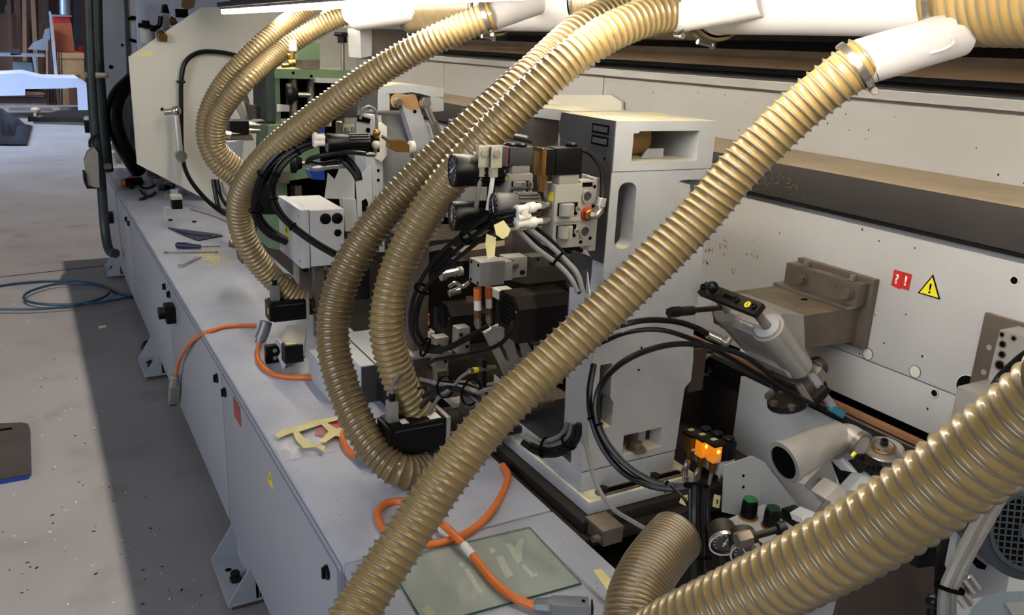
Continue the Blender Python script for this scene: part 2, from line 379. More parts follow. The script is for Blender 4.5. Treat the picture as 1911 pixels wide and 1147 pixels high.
# back panel
PXV = 1.45
t = Thing('back_panel', 'tall off-white steel back panel behind the units', 'panel')
XU = 1.71
up = t.p('upper_plate', B().box((PXV, -.8, 1.204), (PXV + .02, 9.5, 1.70), .0015), M['panel'])
t.p('rear_plate', B().box((XU, -.8, 1.66), (XU + .02, 3.20, 1.93), .0015), M['panel'])
t.p('rear_plate', B().box((XU, 3.206, 1.66), (XU + .02, 4.90, 1.93), .0015), M['panel'])
t.p('rear_plate', B().box((XU, 4.906, 1.66), (XU + .02, 9.5, 1.93), .0015), M['panel'])
lp = t.p('lower_plate', B().box((PXV + .003, -.8, 1.072), (PXV + .02, 9.5, 1.200), .0015), M['panel'])
for (px, py, r) in ((1620, 660, .016), (1708, 693, .016)):
    q = X(px, py, PXV); t.p('plug', B().disc(q, (-1, 0, 0), r, .0015, 24), M['panelwhite'], up)
    t.p('plug_rim', B().pipe(q + V3(-.0005, 0, 0), q + V3(-.0025, 0, 0), r + .0015, r), M['oldsteel'], up)
for (px, py, r) in ((1744, 733, .009), (1893, 523, .009), (1806, 722, .03), (1650, 640, .003), (960, 226, .004)):
    q = X(px, py, PXV - .001); t.p('bolt_hole', B().disc(q, (-1, 0, 0), r, .0008, 18), M['ink'], up)
    t.p('hole_rim', B().pipe(q, q + V3(-.002, 0, 0), r + .002, r), M['panelwhite'], up)
# signs
q = X(1683, 522, PXV)
a0, a1 = q.y + .027, q.y - .027
s = t.p('manual_sticker', B().box((PXV - .0012, q.y - .027, q.z - .022), (PXV - .0002, q.y + .027, q.z + .022)).prism([(PXV - .0012, q.y - .002, q.z - .026), (PXV - .0012, q.y + .027, q.z - .022), (PXV - .0012, q.y + .027, q.z + .022), (PXV - .0012, q.y - .002, q.z + .018)], (-.0012, 0, 0)), M['red'], up, label='red open-book sticker with question and exclamation mark')
t.p('lettering', textb('?', .036, (PXV - .0032, q.y + .013, q.z - .002), (0, -1, 0), (0, 0, 1)), M['paper'], up)
t.p('lettering', textb('!', .036, (PXV - .0022, q.y - .013, q.z), (0, -1, 0), (0, 0, 1)), M['paper'], up)
q = X(1737, 536, PXV)
t.p('warning_sticker', B().prism([(PXV, q.y - .033, q.z - .024), (PXV, q.y + .033, q.z - .024), (PXV, q.y, q.z + .035)], (-.001, 0, 0)), M['ink'], up, label='black edge of the warning triangle')
t.p('warning_sticker', B().prism([(PXV - .001, q.y - .0265, q.z - .0205), (PXV - .001, q.y + .0265, q.z - .0205), (PXV - .001, q.y, q.z + .0275)], (-.0008, 0, 0)), M['yellow'], up, label='yellow warning triangle')
t.p('lettering', textb('!', .036, (PXV - .0024, q.y, q.z - .004), (0, -1, 0), (0, 0, 1)), M['ink'], up)
# dusty beam
t.p('beam', B().box((1.428, -.6, 1.598), (PXV - .0005, 6.3, 1.699), .002), M['beam'])
t.p('dust_layer', B().prism([(1.428, -.6, 1.7002), (XU - .002, -.6, 1.7005), (XU - .002, -.6, 1.712), (1.44, -.6, 1.704)], (0, 6.9, 0)), M['beamtop'])
# upper structure above the panel
t = Thing('top_housing', 'dark horizontal housing above the back panel under the duct', 'machine housing')
t.p('lip', B().box((1.424, -.6, 1.588), (1.45, 6.3, 1.597)), M['blackmetal'])
t.p('ledge', B().box((1.655, -.8, 1.924), (1.80, 9.5, 1.930), .001), M['white'], label='thin pale ledge')
t.p('ledge_front', B().box((1.652, -.8, 1.902), (1.6545, 9.5, 1.928)), M['panel'])
t.p('recess_plate', B().box((1.82, -.8, 1.931), (1.835, 9.5, 2.5)), M['beam'])
t.p('cross_rail', B().box((1.70, -.8, 2.06), (1.82, 9.5, 2.09), .002), M['beam'])
t.p('cross_rail', B().box((1.76, -.8, 1.952), (1.82, 9.5, 1.968), .002), M['darkface'])
t.p('cover_plate', B().box((1.76, -.8, 2.09), (1.775, 9.5, 2.55), .002), M['panel'])
one('drive_shaft', 'brown dusty round steel shaft running below the suction duct', 'shaft', B().cyl((1.62, -.6, 2.0), (1.62, 5.2, 2.0), .029, n=28), M['shaft'])
# hood (open cover over the machine; the hall lamps are cut off by its edge)
t = Thing('machine_hood', 'open grey machine hood overhead carrying the light strip', 'machine hood')
t.p('hood_top', B().box((-.485, -1.5, 2.56), (2.2, 8.2, 2.60)), M['cabinet'])
t.p('lamp_rail', B().box((.59, -.6, 2.160), (.65, 5.95, 2.19), .002), M['beam'])
for yy in (0.4, 2.0, 3.6, 5.2): t.p('hanger', B().box((.61, yy, 2.19), (.63, yy + .03, 2.56)), M['beam'])
t = Thing('strip_lamp', 'long glowing light strip under the machine hood', 'lamp')
t.p('light_tube', B().cyl((.62, -.5, 2.134), (.62, 5.90, 2.134), .014, n=12), M['lamp'])
t.p('lamp_housing', B().box((.600, -.5, 2.146), (.640, 5.92, 2.159), .002), M['alu'])
t.p('end_cap', B().box((.605, 5.90, 2.12), (.635, 5.915, 2.16), .001), M['white'])

random.seed(21); bsp = B(); bch = B(); brs = B()
for k in range(90):
    z = random.uniform(1.1, 1.58) if k % 3 else random.uniform(1.72, 1.9); x = PXV - .0003 if z < 1.6 else 1.7097; y = random.uniform(.4, 3.2); s = random.uniform(.0012, .003)
    bsp.prism([(x, y + math.cos(i * 1.26) * s, z + math.sin(i * 1.26) * s * 1.4) for i in range(5)], (-.0004, 0, 0))
up_parent = [o for o in bpy.data.objects if o.name == 'upper_plate'][0]
TPL = [T_ for T_ in Thing.all if T_.e.name == 'back_panel'][0]
TPL.p('dirt_specks', bsp, M['blackmetal'], kind='stuff')
for k in range(120):
    q = X(random.gauss(1440, 32), random.gauss(345, 18), 1.4275)
    if not 1.61 < q.z < 1.69: continue
    s = random.uniform(.0006, .002); bch.prism([(1.4278, q.y + math.cos(i * 2.1) * s, q.z + math.sin(i * 2.1) * s) for i in range(3)], (-.001, 0, 0))
TPL.p('dust_flecks', bch, M['tan'], kind='stuff')
for k in range(38):
    cx_, cy_ = random.choice([(1317, 492), (1322, 478), (1405, 478), (1350, 455), (1370, 500)]); q = X(random.gauss(cx_, 5), random.gauss(cy_, 8), PXV - .0003)
    s = random.uniform(.001, .0055); brs.prism([(PXV - .0003, q.y + math.cos(i * 1.05) * s * random.uniform(.6, 1.2), q.z + math.sin(i * 1.05) * s * random.uniform(.7, 1.5)) for i in range(6)], (-.0004, 0, 0))
TPL.p('rust_stains', brs, M['tan'], kind='stuff')
bcr = B()
for k in range(520):
    y = random.uniform(1.3, 7.5) if k % 2 else random.uniform(1.3, 3.2); x = random.uniform(.01, .56); s = random.uniform(.0008, .0028); a = random.random() * 6
    bcr.prism([(x + math.cos(a + i * 2.1) * s, y + math.sin(a + i * 2.1) * s, TZ + .0001) for i in range(3)], (0, 0, .0008))
one('worktop_crumbs', 'fine dark and brown crumbs scattered over the worktop', 'crumbs', bcr, M['tan'], kind='stuff')
# ================================================================ DUCT AND HOSES
def hose_mesh(name, pts, R, pitch, N=36, K=8, ridge=.0065, fade=0):
    p = smooth(pts, 14); ds = pitch / K
    p, L = resample(p, 0.006); T, Nn = frames(p); step = L / (len(p) - 1)
    def at(s):
        u = min(max(s, 0), L) / step; i = min(int(u), len(p) - 2); f = u - i
        return p[i].lerp(p[i + 1], f), Nn[i].lerp(Nn[i + 1], f).normalized(), T[i].lerp(T[i + 1], f).normalized()
    prof8 = [1.0, .45, .08, .02, .05, .04, .10, .50]
    prof = prof8 if K == 8 else [1.0, .45, .05, 0, .05, .45]
    J = int(L / ds) + 2; j0 = -K
    vs = []; fs = []; ms = []
    for j in range(j0, J + 1):
        for i in range(N):
            s = (j + i / N * K) * ds; q, n, tt = at(s); b = tt.cross(n); a = 2 * PI * i / N
            r = R - ridge + ridge * prof[j % K]
            vs.append(q + (n * math.cos(a) + b * math.sin(a)) * r)
    nr = J - j0 + 1
    for j in range(nr - 1):
        for i in range(N):
            if i < N - 1: f = (j * N + i, j * N + i + 1, (j + 1) * N + i + 1, (j + 1) * N + i)
            else:
                if j + 1 + K >= nr: continue
                f = (j * N + i, (j + K) * N, (j + 1 + K) * N, (j + 1) * N + i)
            fs.append(f); k = (j + j0) % K; ms.append(1 if k in (0, K - 1) else 0)
    me = bpy.data.meshes.new(name); me.from_pydata(vs, [], fs)
    me.polygons.foreach_set('material_index', ms); me.update()
    bm = bmesh.new(); bm.from_mesh(me); bmesh.ops.dissolve_degenerate(bm, dist=1e-5, edges=bm.edges[:]); bm.to_mesh(me); bm.free()
    me.shade_smooth(); return me
def hose(label, pts, R=.05, pitch=.0175, N=36, K=8, m='hose', clamps=(0,), name='suction_hose', ridge=.0065):
    t = Thing(name, label, 'hose', )
    t.p('corrugated_wall', hose_mesh('corrugated_wall', pts, R, pitch, N, K, ridge), None, mats=[M[m], M['wire']])
    for c in clamps:
        a, b = (pts[0], pts[1]) if c == 0 else (pts[-1], pts[-2])
        a = Vector(a); d = (Vector(b) - a).normalized(); q = a + d * .012
        cl = t.p('hose_clamp', B().pipe(q, q + d * .014, R + .004, R - .003, 32), M['brightsteel'], label='steel band clamp')
        s = d.orthogonal().normalized(); s = Vector((0, 0, -1)) - d * d.dot(Vector((0, 0, -1))); s.normalize(); u = d.cross(s)
        k = q + d * .007 + s * (R + .008)
        t.p('clamp_screw', B().cyl(k - u * .012, k + u * .018, .005, n=10).hexa(k + u * .018, u, .008, .008), M['brightsteel'], cl)
        t.p('end_cuff', B().pipe(a - d * .004, a + d * .05, R - .0052, R - .008, 28), M[m])
    return t
def DX(px, v=1.12): return X(px, 62, v).y
DZ, DR = 2.159, .1
t = Thing('suction_duct', 'large white painted round suction duct along the top', 'duct')
def seg(y0, y1, r=DR): return B().cyl((1.12, y0, DZ), (1.12, y1, DZ), r, n=56)
ya, yb, yc, yd, ye, yf = DX(1765), DX(1340), DX(1110), DX(925), DX(775), DX(660)
t.p('duct_pipe', seg(ya, yb), M['duct']); t.p('duct_pipe', seg(yc, yd), M['duct']); t.p('duct_pipe', seg(ye, yf + .3), M['duct'])
def branch(a, b, r, c=None):
    bb_ = B().tube([a, Vector(a).lerp(Vector(b), .5), b], r, n=36, sub=6)
    q = t.p('branch_pipe', bb_, M['duct']); return q
A0 = D(1608, 116, 1.64); A1 = X(1790, 62, 1.08)
branch(A0, A1, .045)
t.p('weld_bead', B().tube([A0.lerp(A1, .62) + Vector((math.cos(k * PI / 6) * .03, math.sin(k * PI / 6) * .062, .02 * math.cos(k * PI / 6))) for k in range(13)], .0035, n=6), M['duct'])
B0 = D(1262, 28, 2.2); B1 = X(1425, -4, 1.04); branch(B0, B1, .045)
C0 = D(912, 32, 2.78); C1 = X(1030, -8, 1.08); branch(C0, C1, .046)
D0 = D(652, 26, 4.15); D1 = X(800, 0, 1.08); branch(D0, D1, .047)
t.p('wide_collar', B().cyl(D0.lerp(D1, .12), D1, .085, n=40), M['duct'])
for yy in (ya, yb, yc, yd): t.p('duct_rim', B().pipe((1.12, yy - .006, DZ), (1.12, yy + .006, DZ), DR + .003, DR - .002, 48), M['duct'])
def flex(y0, y1, label):
    t = Thing('flexible_duct', label, 'hose')
    t.p('corrugated_wall', hose_mesh('corrugated_wall', [(1.12, y0, DZ), (1.12, (y0 + y1) / 2, DZ), (1.12, y1, DZ)], .118, .021, 48, 8, .008), None, mats=[M['hose'], M['wire']])
    for yy, s in ((y0, 1), (y1, -1)):
        cl = t.p('hose_clamp', B().pipe((1.12, yy + s * .015, DZ), (1.12, yy + s * .03, DZ), .122, .11, 48), M['brightsteel'], label='steel band clamp')
        t.p('clamp_screw', B().cyl((1.07, yy + s * .022, DZ - .122), (1.12, yy + s * .022, DZ - .128), .007, n=10).hexa((1.12, yy + s * .022, DZ - .128), (1, 0, 0), .011, .01), M['brightsteel'], cl)
flex(.25, ya, 'wide ribbed tan flexible duct joint at the top right corner')
flex(yb, yc, 'wide ribbed tan duct joint behind the middle hose')
flex(yd, ye, 'wide ribbed tan duct joint at the far top above the light strip')
def H(l): return [D(*p) for p in l]
hose('thick ribbed tan suction hose sweeping diagonally across the foreground from duct to worktop',
     H([(1612, 112, 1.64), (1560, 150, 1.66), (1480, 215, 1.70), (1380, 315, 1.74), (1290, 420, 1.77), (1170, 540, 1.78), (1050, 655, 1.78), (935, 765, 1.76), (840, 880, 1.73), (765, 990, 1.70), (672, 1130, 1.64), (600, 1260, 1.56)]), pitch=.0185)
hose('thick ribbed tan hose rising out of the lower right corner, nearest the camera',
     [Vector((1.05, .28, 2.07)), Vector((.78, .33, 2.00))] + H([(2120, 610, .78), (2000, 720, .84), (1880, 815, .90), (1740, 915, .965), (1600, 1005, 1.03), (1440, 1090, 1.12), (1290, 1160, 1.22), (1180, 1215, 1.3)]), pitch=.0185, N=48, clamps=(0, 1))
hose('short brown fine-ribbed hose bending up from the bottom edge beside the glass plate',
     H([(1262, 1000, 1.52), (1240, 1025, 1.49), (1205, 1075, 1.44), (1182, 1140, 1.40), (1180, 1230, 1.37)]), R=.050, pitch=.0068, K=6, m='hosebrownshade', clamps=(), ridge=.003)
hose('ribbed tan hose looping from the duct down in front, right one of the middle pair',
     H([(1275, 22, 2.2), (1215, 30, 2.17), (1130, 65, 2.13), (1040, 130, 2.12), (945, 220, 2.14), (860, 310, 2.18), (790, 405, 2.24), (742, 500, 2.28), (722, 590, 2.3), (730, 660, 2.34), (755, 730, 2.38), (800, 800, 2.44), (835, 850, 2.47)]), m='hose', clamps=(0, 1))
hose('ribbed tan hose looping down to the worktop, left one of the middle pair',
     H([(1180, 10, 2.5), (1090, 50, 2.42), (1000, 130, 2.36), (905, 212, 2.33), (800, 310, 2.33), (715, 400, 2.34), (655, 490, 2.36), (626, 570, 2.38), (622, 645, 2.38), (640, 720, 2.37), (672, 795, 2.35), (710, 850, 2.33), (752, 880, 2.33), (802, 876, 2.40)]), m='hosedark', clamps=(1,))
hose('ribbed tan hose curving from the duct down to the farther black servo motor',
     H([(918, 28, 2.76), (860, 52, 2.78), (770, 95, 2.82), (680, 150, 2.88), (590, 215, 2.95), (505, 285, 3.04), (457, 350, 3.15), (448, 410, 3.25), (470, 470, 3.33), (515, 525, 3.42), (575, 570, 3.5)]), N=28, K=6, clamps=(0,))
hose('thin-looking ribbed tan hose against the far end plate, left one of the far pair',
     H([(610, -5, 4.4), (556, 28, 4.4), (480, 88, 4.3), (420, 150, 4.32), (388, 210, 4.36), (384, 262, 4.4), (404, 305, 4.44), (440, 335, 4.5)]), N=24, K=6, clamps=())
hose('thin-looking ribbed tan hose against the far end plate, right one of the far pair',
     H([(655, 24, 4.2), (600, 48, 4.2), (525, 95, 4.2), (460, 150, 4.05), (415, 205, 4.1), (402, 250, 4.15), (412, 285, 4.2), (460, 325, 4.3)]), N=24, K=6, clamps=(0,))
# ================================================================ CABLE HELPERS
def cable(name, label, cat, pts, r, m, ties=(), group=None, n=8, extra=None):
    t = Thing(name, label, cat, group)
    t.p('cable_jacket', B().tube(pts, r, n=n), M[m])
    sp = smooth(pts, 6)
    for f in ties:
        i = int(f * (len(sp) - 2)); d = (sp[i + 1] - sp[i]).normalized(); q = sp[i]
        t.p('cable_tie', B().pipe(q - d * .0025, q + d * .0025, r * 1.35, r * .8, 14).cyl(q + d.orthogonal().normalized() * r, q + d.orthogonal().normalized() * r * 2.6, .0016, n=6), M['ink'])
    return t
def bundle(label, strands, ties=(), name='cable_bundle', cat='cables', group=None):
    """strands: list of (pts, r, mat)"""
    t = Thing(name, label, cat, group)
    for pts, r, m in strands: t.p('cable', B().tube(pts, r, n=8), M[m])
    pts, r, m = strands[0]; sp = smooth(pts, 6)
    for f in ties:
        i = int(f * (len(sp) - 2)); d = (sp[i + 1] - sp[i]).normalized(); q = sp[i]
        near = [q] + [min(smooth(s[0], 10), key=lambda v: (v - q).length) for s in strands[1:]]
        near = [(v, s[1]) for v, s in zip(near, strands) if (v - q).length < .035]
        q2 = sum((v for v, _ in near), Vector((0, 0, 0))) / len(near); rr = max((v - q2).length + k for v, k in near) + .002
        t.p('cable_tie', B().pipe(q2 - d * .003, q2 + d * .003, rr, rr - .002, 16), M['ink'])
    return t
def off(pts, dx, dy, dd=0): return [(p[0] + dx, p[1] + dy, p[2] + dd) for p in pts]
# ================================================================ FRONT COLUMN (y = 1.70)
CY = 1.65
t = Thing('machine_column', 'tall pale cast column with hollow head behind the diagonal hose', 'machine column')
# dark sledge under it
s = Thing('slide_plate', 'dark steel slide under the tall front column', 'slide')
s.p('lower_plate', B().box((.56, 1.545, .775), (1.28, 2.30, .800), .002), M['rail'])
s.p('upper_plate', B().box((.60, 1.575, .800), (1.28, 2.30, .832), .002), M['rail'])
q = Y(1105, 985, 1.55)
s.p('stop_block', B().box((.615, 1.50, .80), (.675, 1.573, .842), .002).box((.607, 1.495, .842), (.672, 1.575, .850), .001), M['oldsteel'])
s.p('stop_screw', B().hexa((.618, 1.515, .822), (-1, -.3, 0), .010, .02).cyl((.615, 1.515, .822), (.59, 1.512, .822), .009, n=14), M['oldsteel'])
# flange, pedestal, body
fl = t.p('base_flange', B().box((.632, 1.598, .834), (1.00, 2.12, .872), .003), M['cast'])
for (x0, x1) in ((.69, .80), (.865, .95)):
    t.p('slot', B().prism([( x0 + .018 * math.cos(a) if math.cos(a) < 0 else x1 + .018 * math.cos(a), 1.625 + .018 * math.sin(a), .8722) for a in [k * PI / 8 for k in range(16)]], (0, 0, .004)), M['oldsteel'], fl)
    t.p('slot_hole', B().prism([( x0 + .010 * math.cos(a) if math.cos(a) < 0 else x1 + .010 * math.cos(a), 1.625 + .010 * math.sin(a), .8763) for a in [k * PI / 8 for k in range(16)]], (0, 0, .0006)), M['ink'], fl)
    t.p('bolt', B().hexa((x0 + .004, 1.625, .876), (0, 0, 1), .014, .014), M['blackmetal'], fl)
t.p('pedestal', B().box((.640, CY, .872), (.957, 2.10, .930), .004), M['castplain'])
t.p('pedestal_joint', B().box((.645, CY + .003, .930), (.95, 2.09, .9335)), M['seam'])
xl, xr = .655, .965
front = [(.636, .934), (.957, .934), (xr, 1.12), (.985, 1.14), (.985, 1.20), (.975, 1.28), (.972, 1.70), (.97, 1.725), (.66, 1.725), (.658, 1.46), (.650, 1.30), (.636, 1.10)]
def slot(cx0, cx1, z0, z1, r=.02, n=5):
    o = []
    for (cx, cz, a0) in ((cx1 - r, z1 - r, 0), (cx0 + r, z1 - r, 90), (cx0 + r, z0 + r, 180), (cx1 - r, z0 + r, 270)):
        for k in range(n + 1):
            a = math.radians(a0 + 90 * k / n); o.append((cx + r * math.cos(a), cz + r * math.sin(a)))
    return o
f3 = lambda l, y: [(x, y, z) for x, z in l]
tl = Y(1163, 350, CY); br = Y(1185, 460, CY)
body = B().prism(f3(front, CY), (0, .05, 0), [f3(slot(.684, .738, 1.535, 1.700, .022), CY), f3(slot(.862, .952, 1.60, 1.70, .02), CY), f3([(.672, 1.05), (.724, 1.05), (.724, 1.12), (.712, 1.135), (.708, 1.232), (.672, 1.232)], CY), f3([(.738 + .03, .955), (.90, .955), (.90, 1.015), (.768, 1.015)], CY)])
t.p('front_plate', body, M['cast'])
t.p('rear_plate', B().box((.80, 1.84, .938), (.965, 1.87, 1.72), .003), M['castplain'])
t.p('side_wall', B().box((.79, CY + .05, .938), (.80, 1.87, 1.725)), M['castplain'])
t.p('side_wall', B().box((.86, CY + .05, .938), (.885, 1.84, 1.725)), M['castplain'])
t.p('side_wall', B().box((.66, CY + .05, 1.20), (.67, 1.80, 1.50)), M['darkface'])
t.p('pocket_floor', B().box((.775, CY + .001, .938), (.90, CY + .12, .952)), M['tan'])
t.p('pocket_back', B().box((.76, CY + .10, .95), (.91, CY + .11, 1.03)), M['tan'])
q = Y(1160, 835, CY + .03)
t.p('pocket_bolt', B().disc((.83, CY + .02, .952), (0, 0, 1), .03, .003).hexa((.83, CY + .02, .955), (0, 0, 1), .018, .02), M['oldsteel'])
t.p('dark_backing', B().box((.668, CY + .051, 1.03), (.74, CY + .058, 1.25)), M['brownplate'])
t.p('dark_backing', B().box((.80, 1.835, 1.55), (.96, 1.8395, 1.72)), M['ink'])  # black sheet gives the right slot its inner shade by colour
t.p('dark_backing', B().box((.67, 1.95, 1.45), (.80, 1.96, 1.72)), M['dirtyblack'])
t.p('dark_backing', B().box((.988, CY + .01, 1.10), (1.04, CY + .02, 1.225)), M['brownplate'])
for (px, py) in ((1197, 649), (1192, 690)):
    q = Y(px, py, CY - .0005); t.p('screw_hole', B().disc(q, (0, -1, 0), .0035, .0006, 10), M['ink'])
# head
head = B().prism([(.662, CY, 1.727), (.972, CY, 1.727), (.972, CY, 1.846), (.662, CY, 1.846)], (0, .25, 0), [[(.715, CY, 1.748), (.92, CY, 1.748), (.92, CY, 1.822), (.733, CY, 1.822), (.729, CY, 1.817), (.715, CY, 1.817)]])
t.p('head_block', head, M['cast'])
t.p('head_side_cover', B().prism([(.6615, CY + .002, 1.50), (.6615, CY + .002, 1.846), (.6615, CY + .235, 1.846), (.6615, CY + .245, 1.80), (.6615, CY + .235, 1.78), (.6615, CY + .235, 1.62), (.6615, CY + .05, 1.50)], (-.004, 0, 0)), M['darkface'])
t.p('head_back_wall', B().box((.675, CY + .20, 1.735), (.96, CY + .21, 1.83)), M['tan'])
t.p('inner_roller', B().cyl((.70, CY + .13, 1.79), (.84, CY + .13, 1.79), .042, n=24), M['tan'])
t.p('inner_tab', B().prism([(.79, CY + .06, 1.749), (.86, CY + .06, 1.749), (.86, CY + .06, 1.772), (.81, CY + .06, 1.772)], (0, .004, 0)), M['castplain'])
for k in range(2):
    z = 1.822 - k * .028
    lb = t.p('name_plate', B().box((.6555, CY + .02, z - .011), (.6572, CY + .09, z + .011)), M['ink'])
    t.p('plate_face', B().box((.655, CY + .025, z - .0065), (.6556, CY + .085, z + .0065)), M['darkface'], lb)
for k in (0, 1): t.p('screw_hole', B().disc((.657, CY + .03 + .05 * k, 1.755), (-1, 0, 0), .0035, .001, 10), M['ink'])
t.p('rear_arm', B().prism([(.70, CY + .26, 1.82), (.66, 2.10, 1.82), (.80, 2.14, 1.82), (.90, CY + .26, 1.82)], (0, 0, .028)), M['cast'])
t.p('rear_rib', B().box((.70, CY + .25, 1.72), (.74, 2.10, 1.82), .002), M['oldsteel'])
# bracket post left of the head
br = Thing('valve_bracket', 'pale upright sheet bracket with a sloped dark gusset beside the column head', 'bracket')
br.p('upright', B().ppx([(1062, 238), (1085, 235), (1082, 270), (1080, 300), (1064, 300)], 'y', 1.93, .012), M['panelwhite'])
br.p('gusset', B().ppx([(1062, 236), (1034, 278), (1022, 300), (1062, 300)], 'y', 1.935, .004), M['darkface'])
br.p('foot_plate', B().box((Y(1030, 300, 1.93).x, 1.90, 1.72), (.655, 1.96, 1.726)), M['panelwhite'])
# bracket on the panel behind
t = Thing('wall_bracket', 'large pale angle bracket bolted to the back panel behind the column', 'bracket')
b1 = X(960, 205, 1.40)
t.p('back_plate', B().ppx([(940, 176), (1140, 177), (1160, 190), (1160, 260), (940, 262)], 'x', 1.69, .012), M['panelwhite'])
t.p('flange', B().ppx([(930, 206), (1057, 207), (1057, 250), (930, 252)], 'x', 1.64, .008), M['panelwhite'])
e0 = X(1060, 252, 1.64); e1 = X(905, 240, 1.64)
t.p('shelf', B().box((1.42, e0.y, e0.z - .012), (1.69, e1.y, e0.z - .002), .001), M['castplain'])
q = X(995, 225, 1.638)
t.p('bolt', B().disc(q, (-1, 0, 0), .022, .004).hexa(q + V3(-.004, 0, 0), (-1, 0, 0), .016, .016).cyl(q + V3(-.02, 0, 0), q + V3(-.032, 0, 0), .009), M['steel'])
q = X(1041, 225, 1.6395)
t.p('keyhole', B().disc(q + V3(0, 0, -.008), (-1, 0, 0), .014, .001).box((1.6385, q.y - .006, q.z), (1.6395, q.y + .006, q.z + .028)), M['oldsteel'])
# small dust covered cap next to the head
one('dusty_cap', 'dusty pale cap block at the back left corner of the column head', 'cover', B().ppx([(1060, 212), (1063, 206), (1080, 207), (1090, 213), (1085, 222), (1084, 236), (1058, 236)], 'y', 2.0, .06), M['cast'])
# ================================================================ VALVE BLOCK ON THE COLUMN
vy = 1.60
def solenoid_valve(label, y, px, top, bot, w_, coil, body='beige', dxs=0):
    """px,top,bot: near vertical edge of the valve body in the picture; w_: px width of front"""
    t = Thing('solenoid_valve', label, 'valve')
    b, g = cbox((px, top), (px, bot), (px + w_, (top + bot) / 2), (px - w_ * .62, bot - 6), y, .003)
    x0, x1, y0, y1, z0, z1 = g
    t.p('valve_body', b, M[body])
    wx = x1 - x0; hz = z1 - z0
    for k, zc in ((0, z0 + hz * .62), (1, z0 + hz * .27)):
        w0 = t.p('window', B().box((x0 + wx * .12, y0 - .0012, zc - hz * .10), (x0 + wx * .86, y0 - .0002, zc + hz * .10)), M['ink'])
        t.p('spool', B().cyl((x0 + wx * .40, y0 - .006, zc - hz * .09), (x0 + wx * .40, y0 - .006, zc + hz * .09), wx * .24, n=18), M[body], w0)
        for dz in (-.004, .005): t.p('pin', B().disc((x0 + wx * .40, y0 - .006 - wx * .24, zc + dz), (0, -1, 0), .0022, .001, 10), M['alu'], w0)
        t.p('port', B().pipe((x0 + wx * .86, y0 - .0002, zc - .002), (x0 + wx * .86, y0 - .006, zc - .002), .007, .004, 16), M[body])
    t.p('rib', B().box((x0, y0 - .004, z0 + hz * .42), (x1, y0, z0 + hz * .48), .001), M[body])
    t.p('neck', B().box((x0 + wx * .15, y0 + .003, z1), (x1 - wx * .12, y0 + .035, z1 + .0215), .002), M[body])
    t.p('label_plate', B().box((x0 - .0012, y0 + .006, z1 - hz * .26), (x0 - .0002, y0 + .024, z1 - hz * .12)), M['yellow'], label='small yellow label')
    return t, g
t, g1 = solenoid_valve('grey valve block with yellow label in front of the column, right of the gauges', 1.60, 1037, 345, 464, 46, None)
x0, x1, y0, y1, z0, z1 = g1
c0 = t.p('coil', B().box((x0 - .004, y0 - .002, z1 + .022), (x1 - .006, y0 + .042, z1 + .082), .003), M['blackplastic'])
t.p('coil_nut', B().lathe(((x0 + x1) / 2 + .012, y0 + .02, z1 + .082), (0, 0, 1), [(0, .014), (.006, .015), (.009, .012)], 12), M['blackplastic'], c0)
pl = Thing('cable_plug', 'amber cable plug on the side of the black coil beside the column', 'plug')
pl.p('plug_housing', B().box((x0 - .038, y0 - .002, z1 + .022), (x0 - .0045, y0 + .038, z1 + .080), .003), M['blackplastic'])
pl.p('amber_cap', B().box((x0 - .041, y0 - .004, z1 + .020), (x0 - .030, y0 + .040, z1 + .082), .002), M['amber'])
pl.p('amber_neck', B().cyl((x0 - .026, y0 + .016, z1 + .022), (x0 - .026, y0 + .016, z1 - .016), .013, .009, 16), M['amber'])
# manifold
t = Thing('manifold', 'aluminium manifold plate with round ports between valve block and column', 'manifold')
mx0, mx1 = x1 + .004, x1 + .058
t.p('port_plate', B().box((mx0, 1.615, z0 - .004), (mx1, 1.650, z1 + .004), .002), M['alu'])
t.p('end_bar', B().box((mx1 - .016, 1.618, z0 - .018), (mx1 + .004, 1.655, z1 + .008), .002), M['alu'])
t.p('slot_cut', B().box((mx0 + .006, 1.6145, z1 - .010), (mx1 - .020, 1.6152, z1 + .0), .0), M['ink'])
zz = z1 - z0
for f in (.78, .22):
    r = t.p('port_ring', B().pipe((mx0 + .020, 1.6148, z0 + zz * f), (mx0 + .020, 1.611, z0 + zz * f), .015, .011, 24), M['alu'])
    t.p('port_bore', B().disc((mx0 + .020, 1.6145, z0 + zz * f), (0, -1, 0), .011, .0006, 20), M['dial'], r)
for (dx, f) in ((.040, .93), (.040, .62), (.038, .10), (.012, .05)): t.p('screw_hole', B().disc((mx0 + dx, 1.6148, z0 + zz * f), (0, -1, 0), .0045, .0006, 12), M['ink'])
t.p('white_spacer', B().box((mx1 + .006, 1.64, z0 - .016), (mx1 + .010, 1.70, z1 + .006)), M['paper'])
t.p('mount_lug', B().box((mx1 + .008, 1.66, z0 + zz * .42), (mx1 + .05, 1.70, z0 + zz * .66), .002), M['alu'])
ft = Thing('elbow_fitting', 'brass elbow fitting with red seal ring in the middle of the manifold', 'fitting')
fc = Vector((mx0 + .024, 1.6145, z0 + zz * .5))
ft.p('seal_ring', B().pipe(fc, fc + V3(0, -.003, 0), .017, .010, 24), M['red'], label='red seal ring')
ft.p('hex_nut', B().hexa(fc + V3(0, -.003, 0), (0, -1, 0), .014, .014), M['brass'])
ft.p('elbow', B().tube([fc + V3(0, -.016, 0), fc + V3(.008, -.024, .0), fc + V3(.020, -.022, .012), fc + V3(.022, -.02, .022)], .0085, n=14), M['steel'])
ft.p('collar', B().cyl(fc + V3(.022, -.02, .020), fc + V3(.025, -.02, .040), .011, n=18, bev=.001), M['alu'])
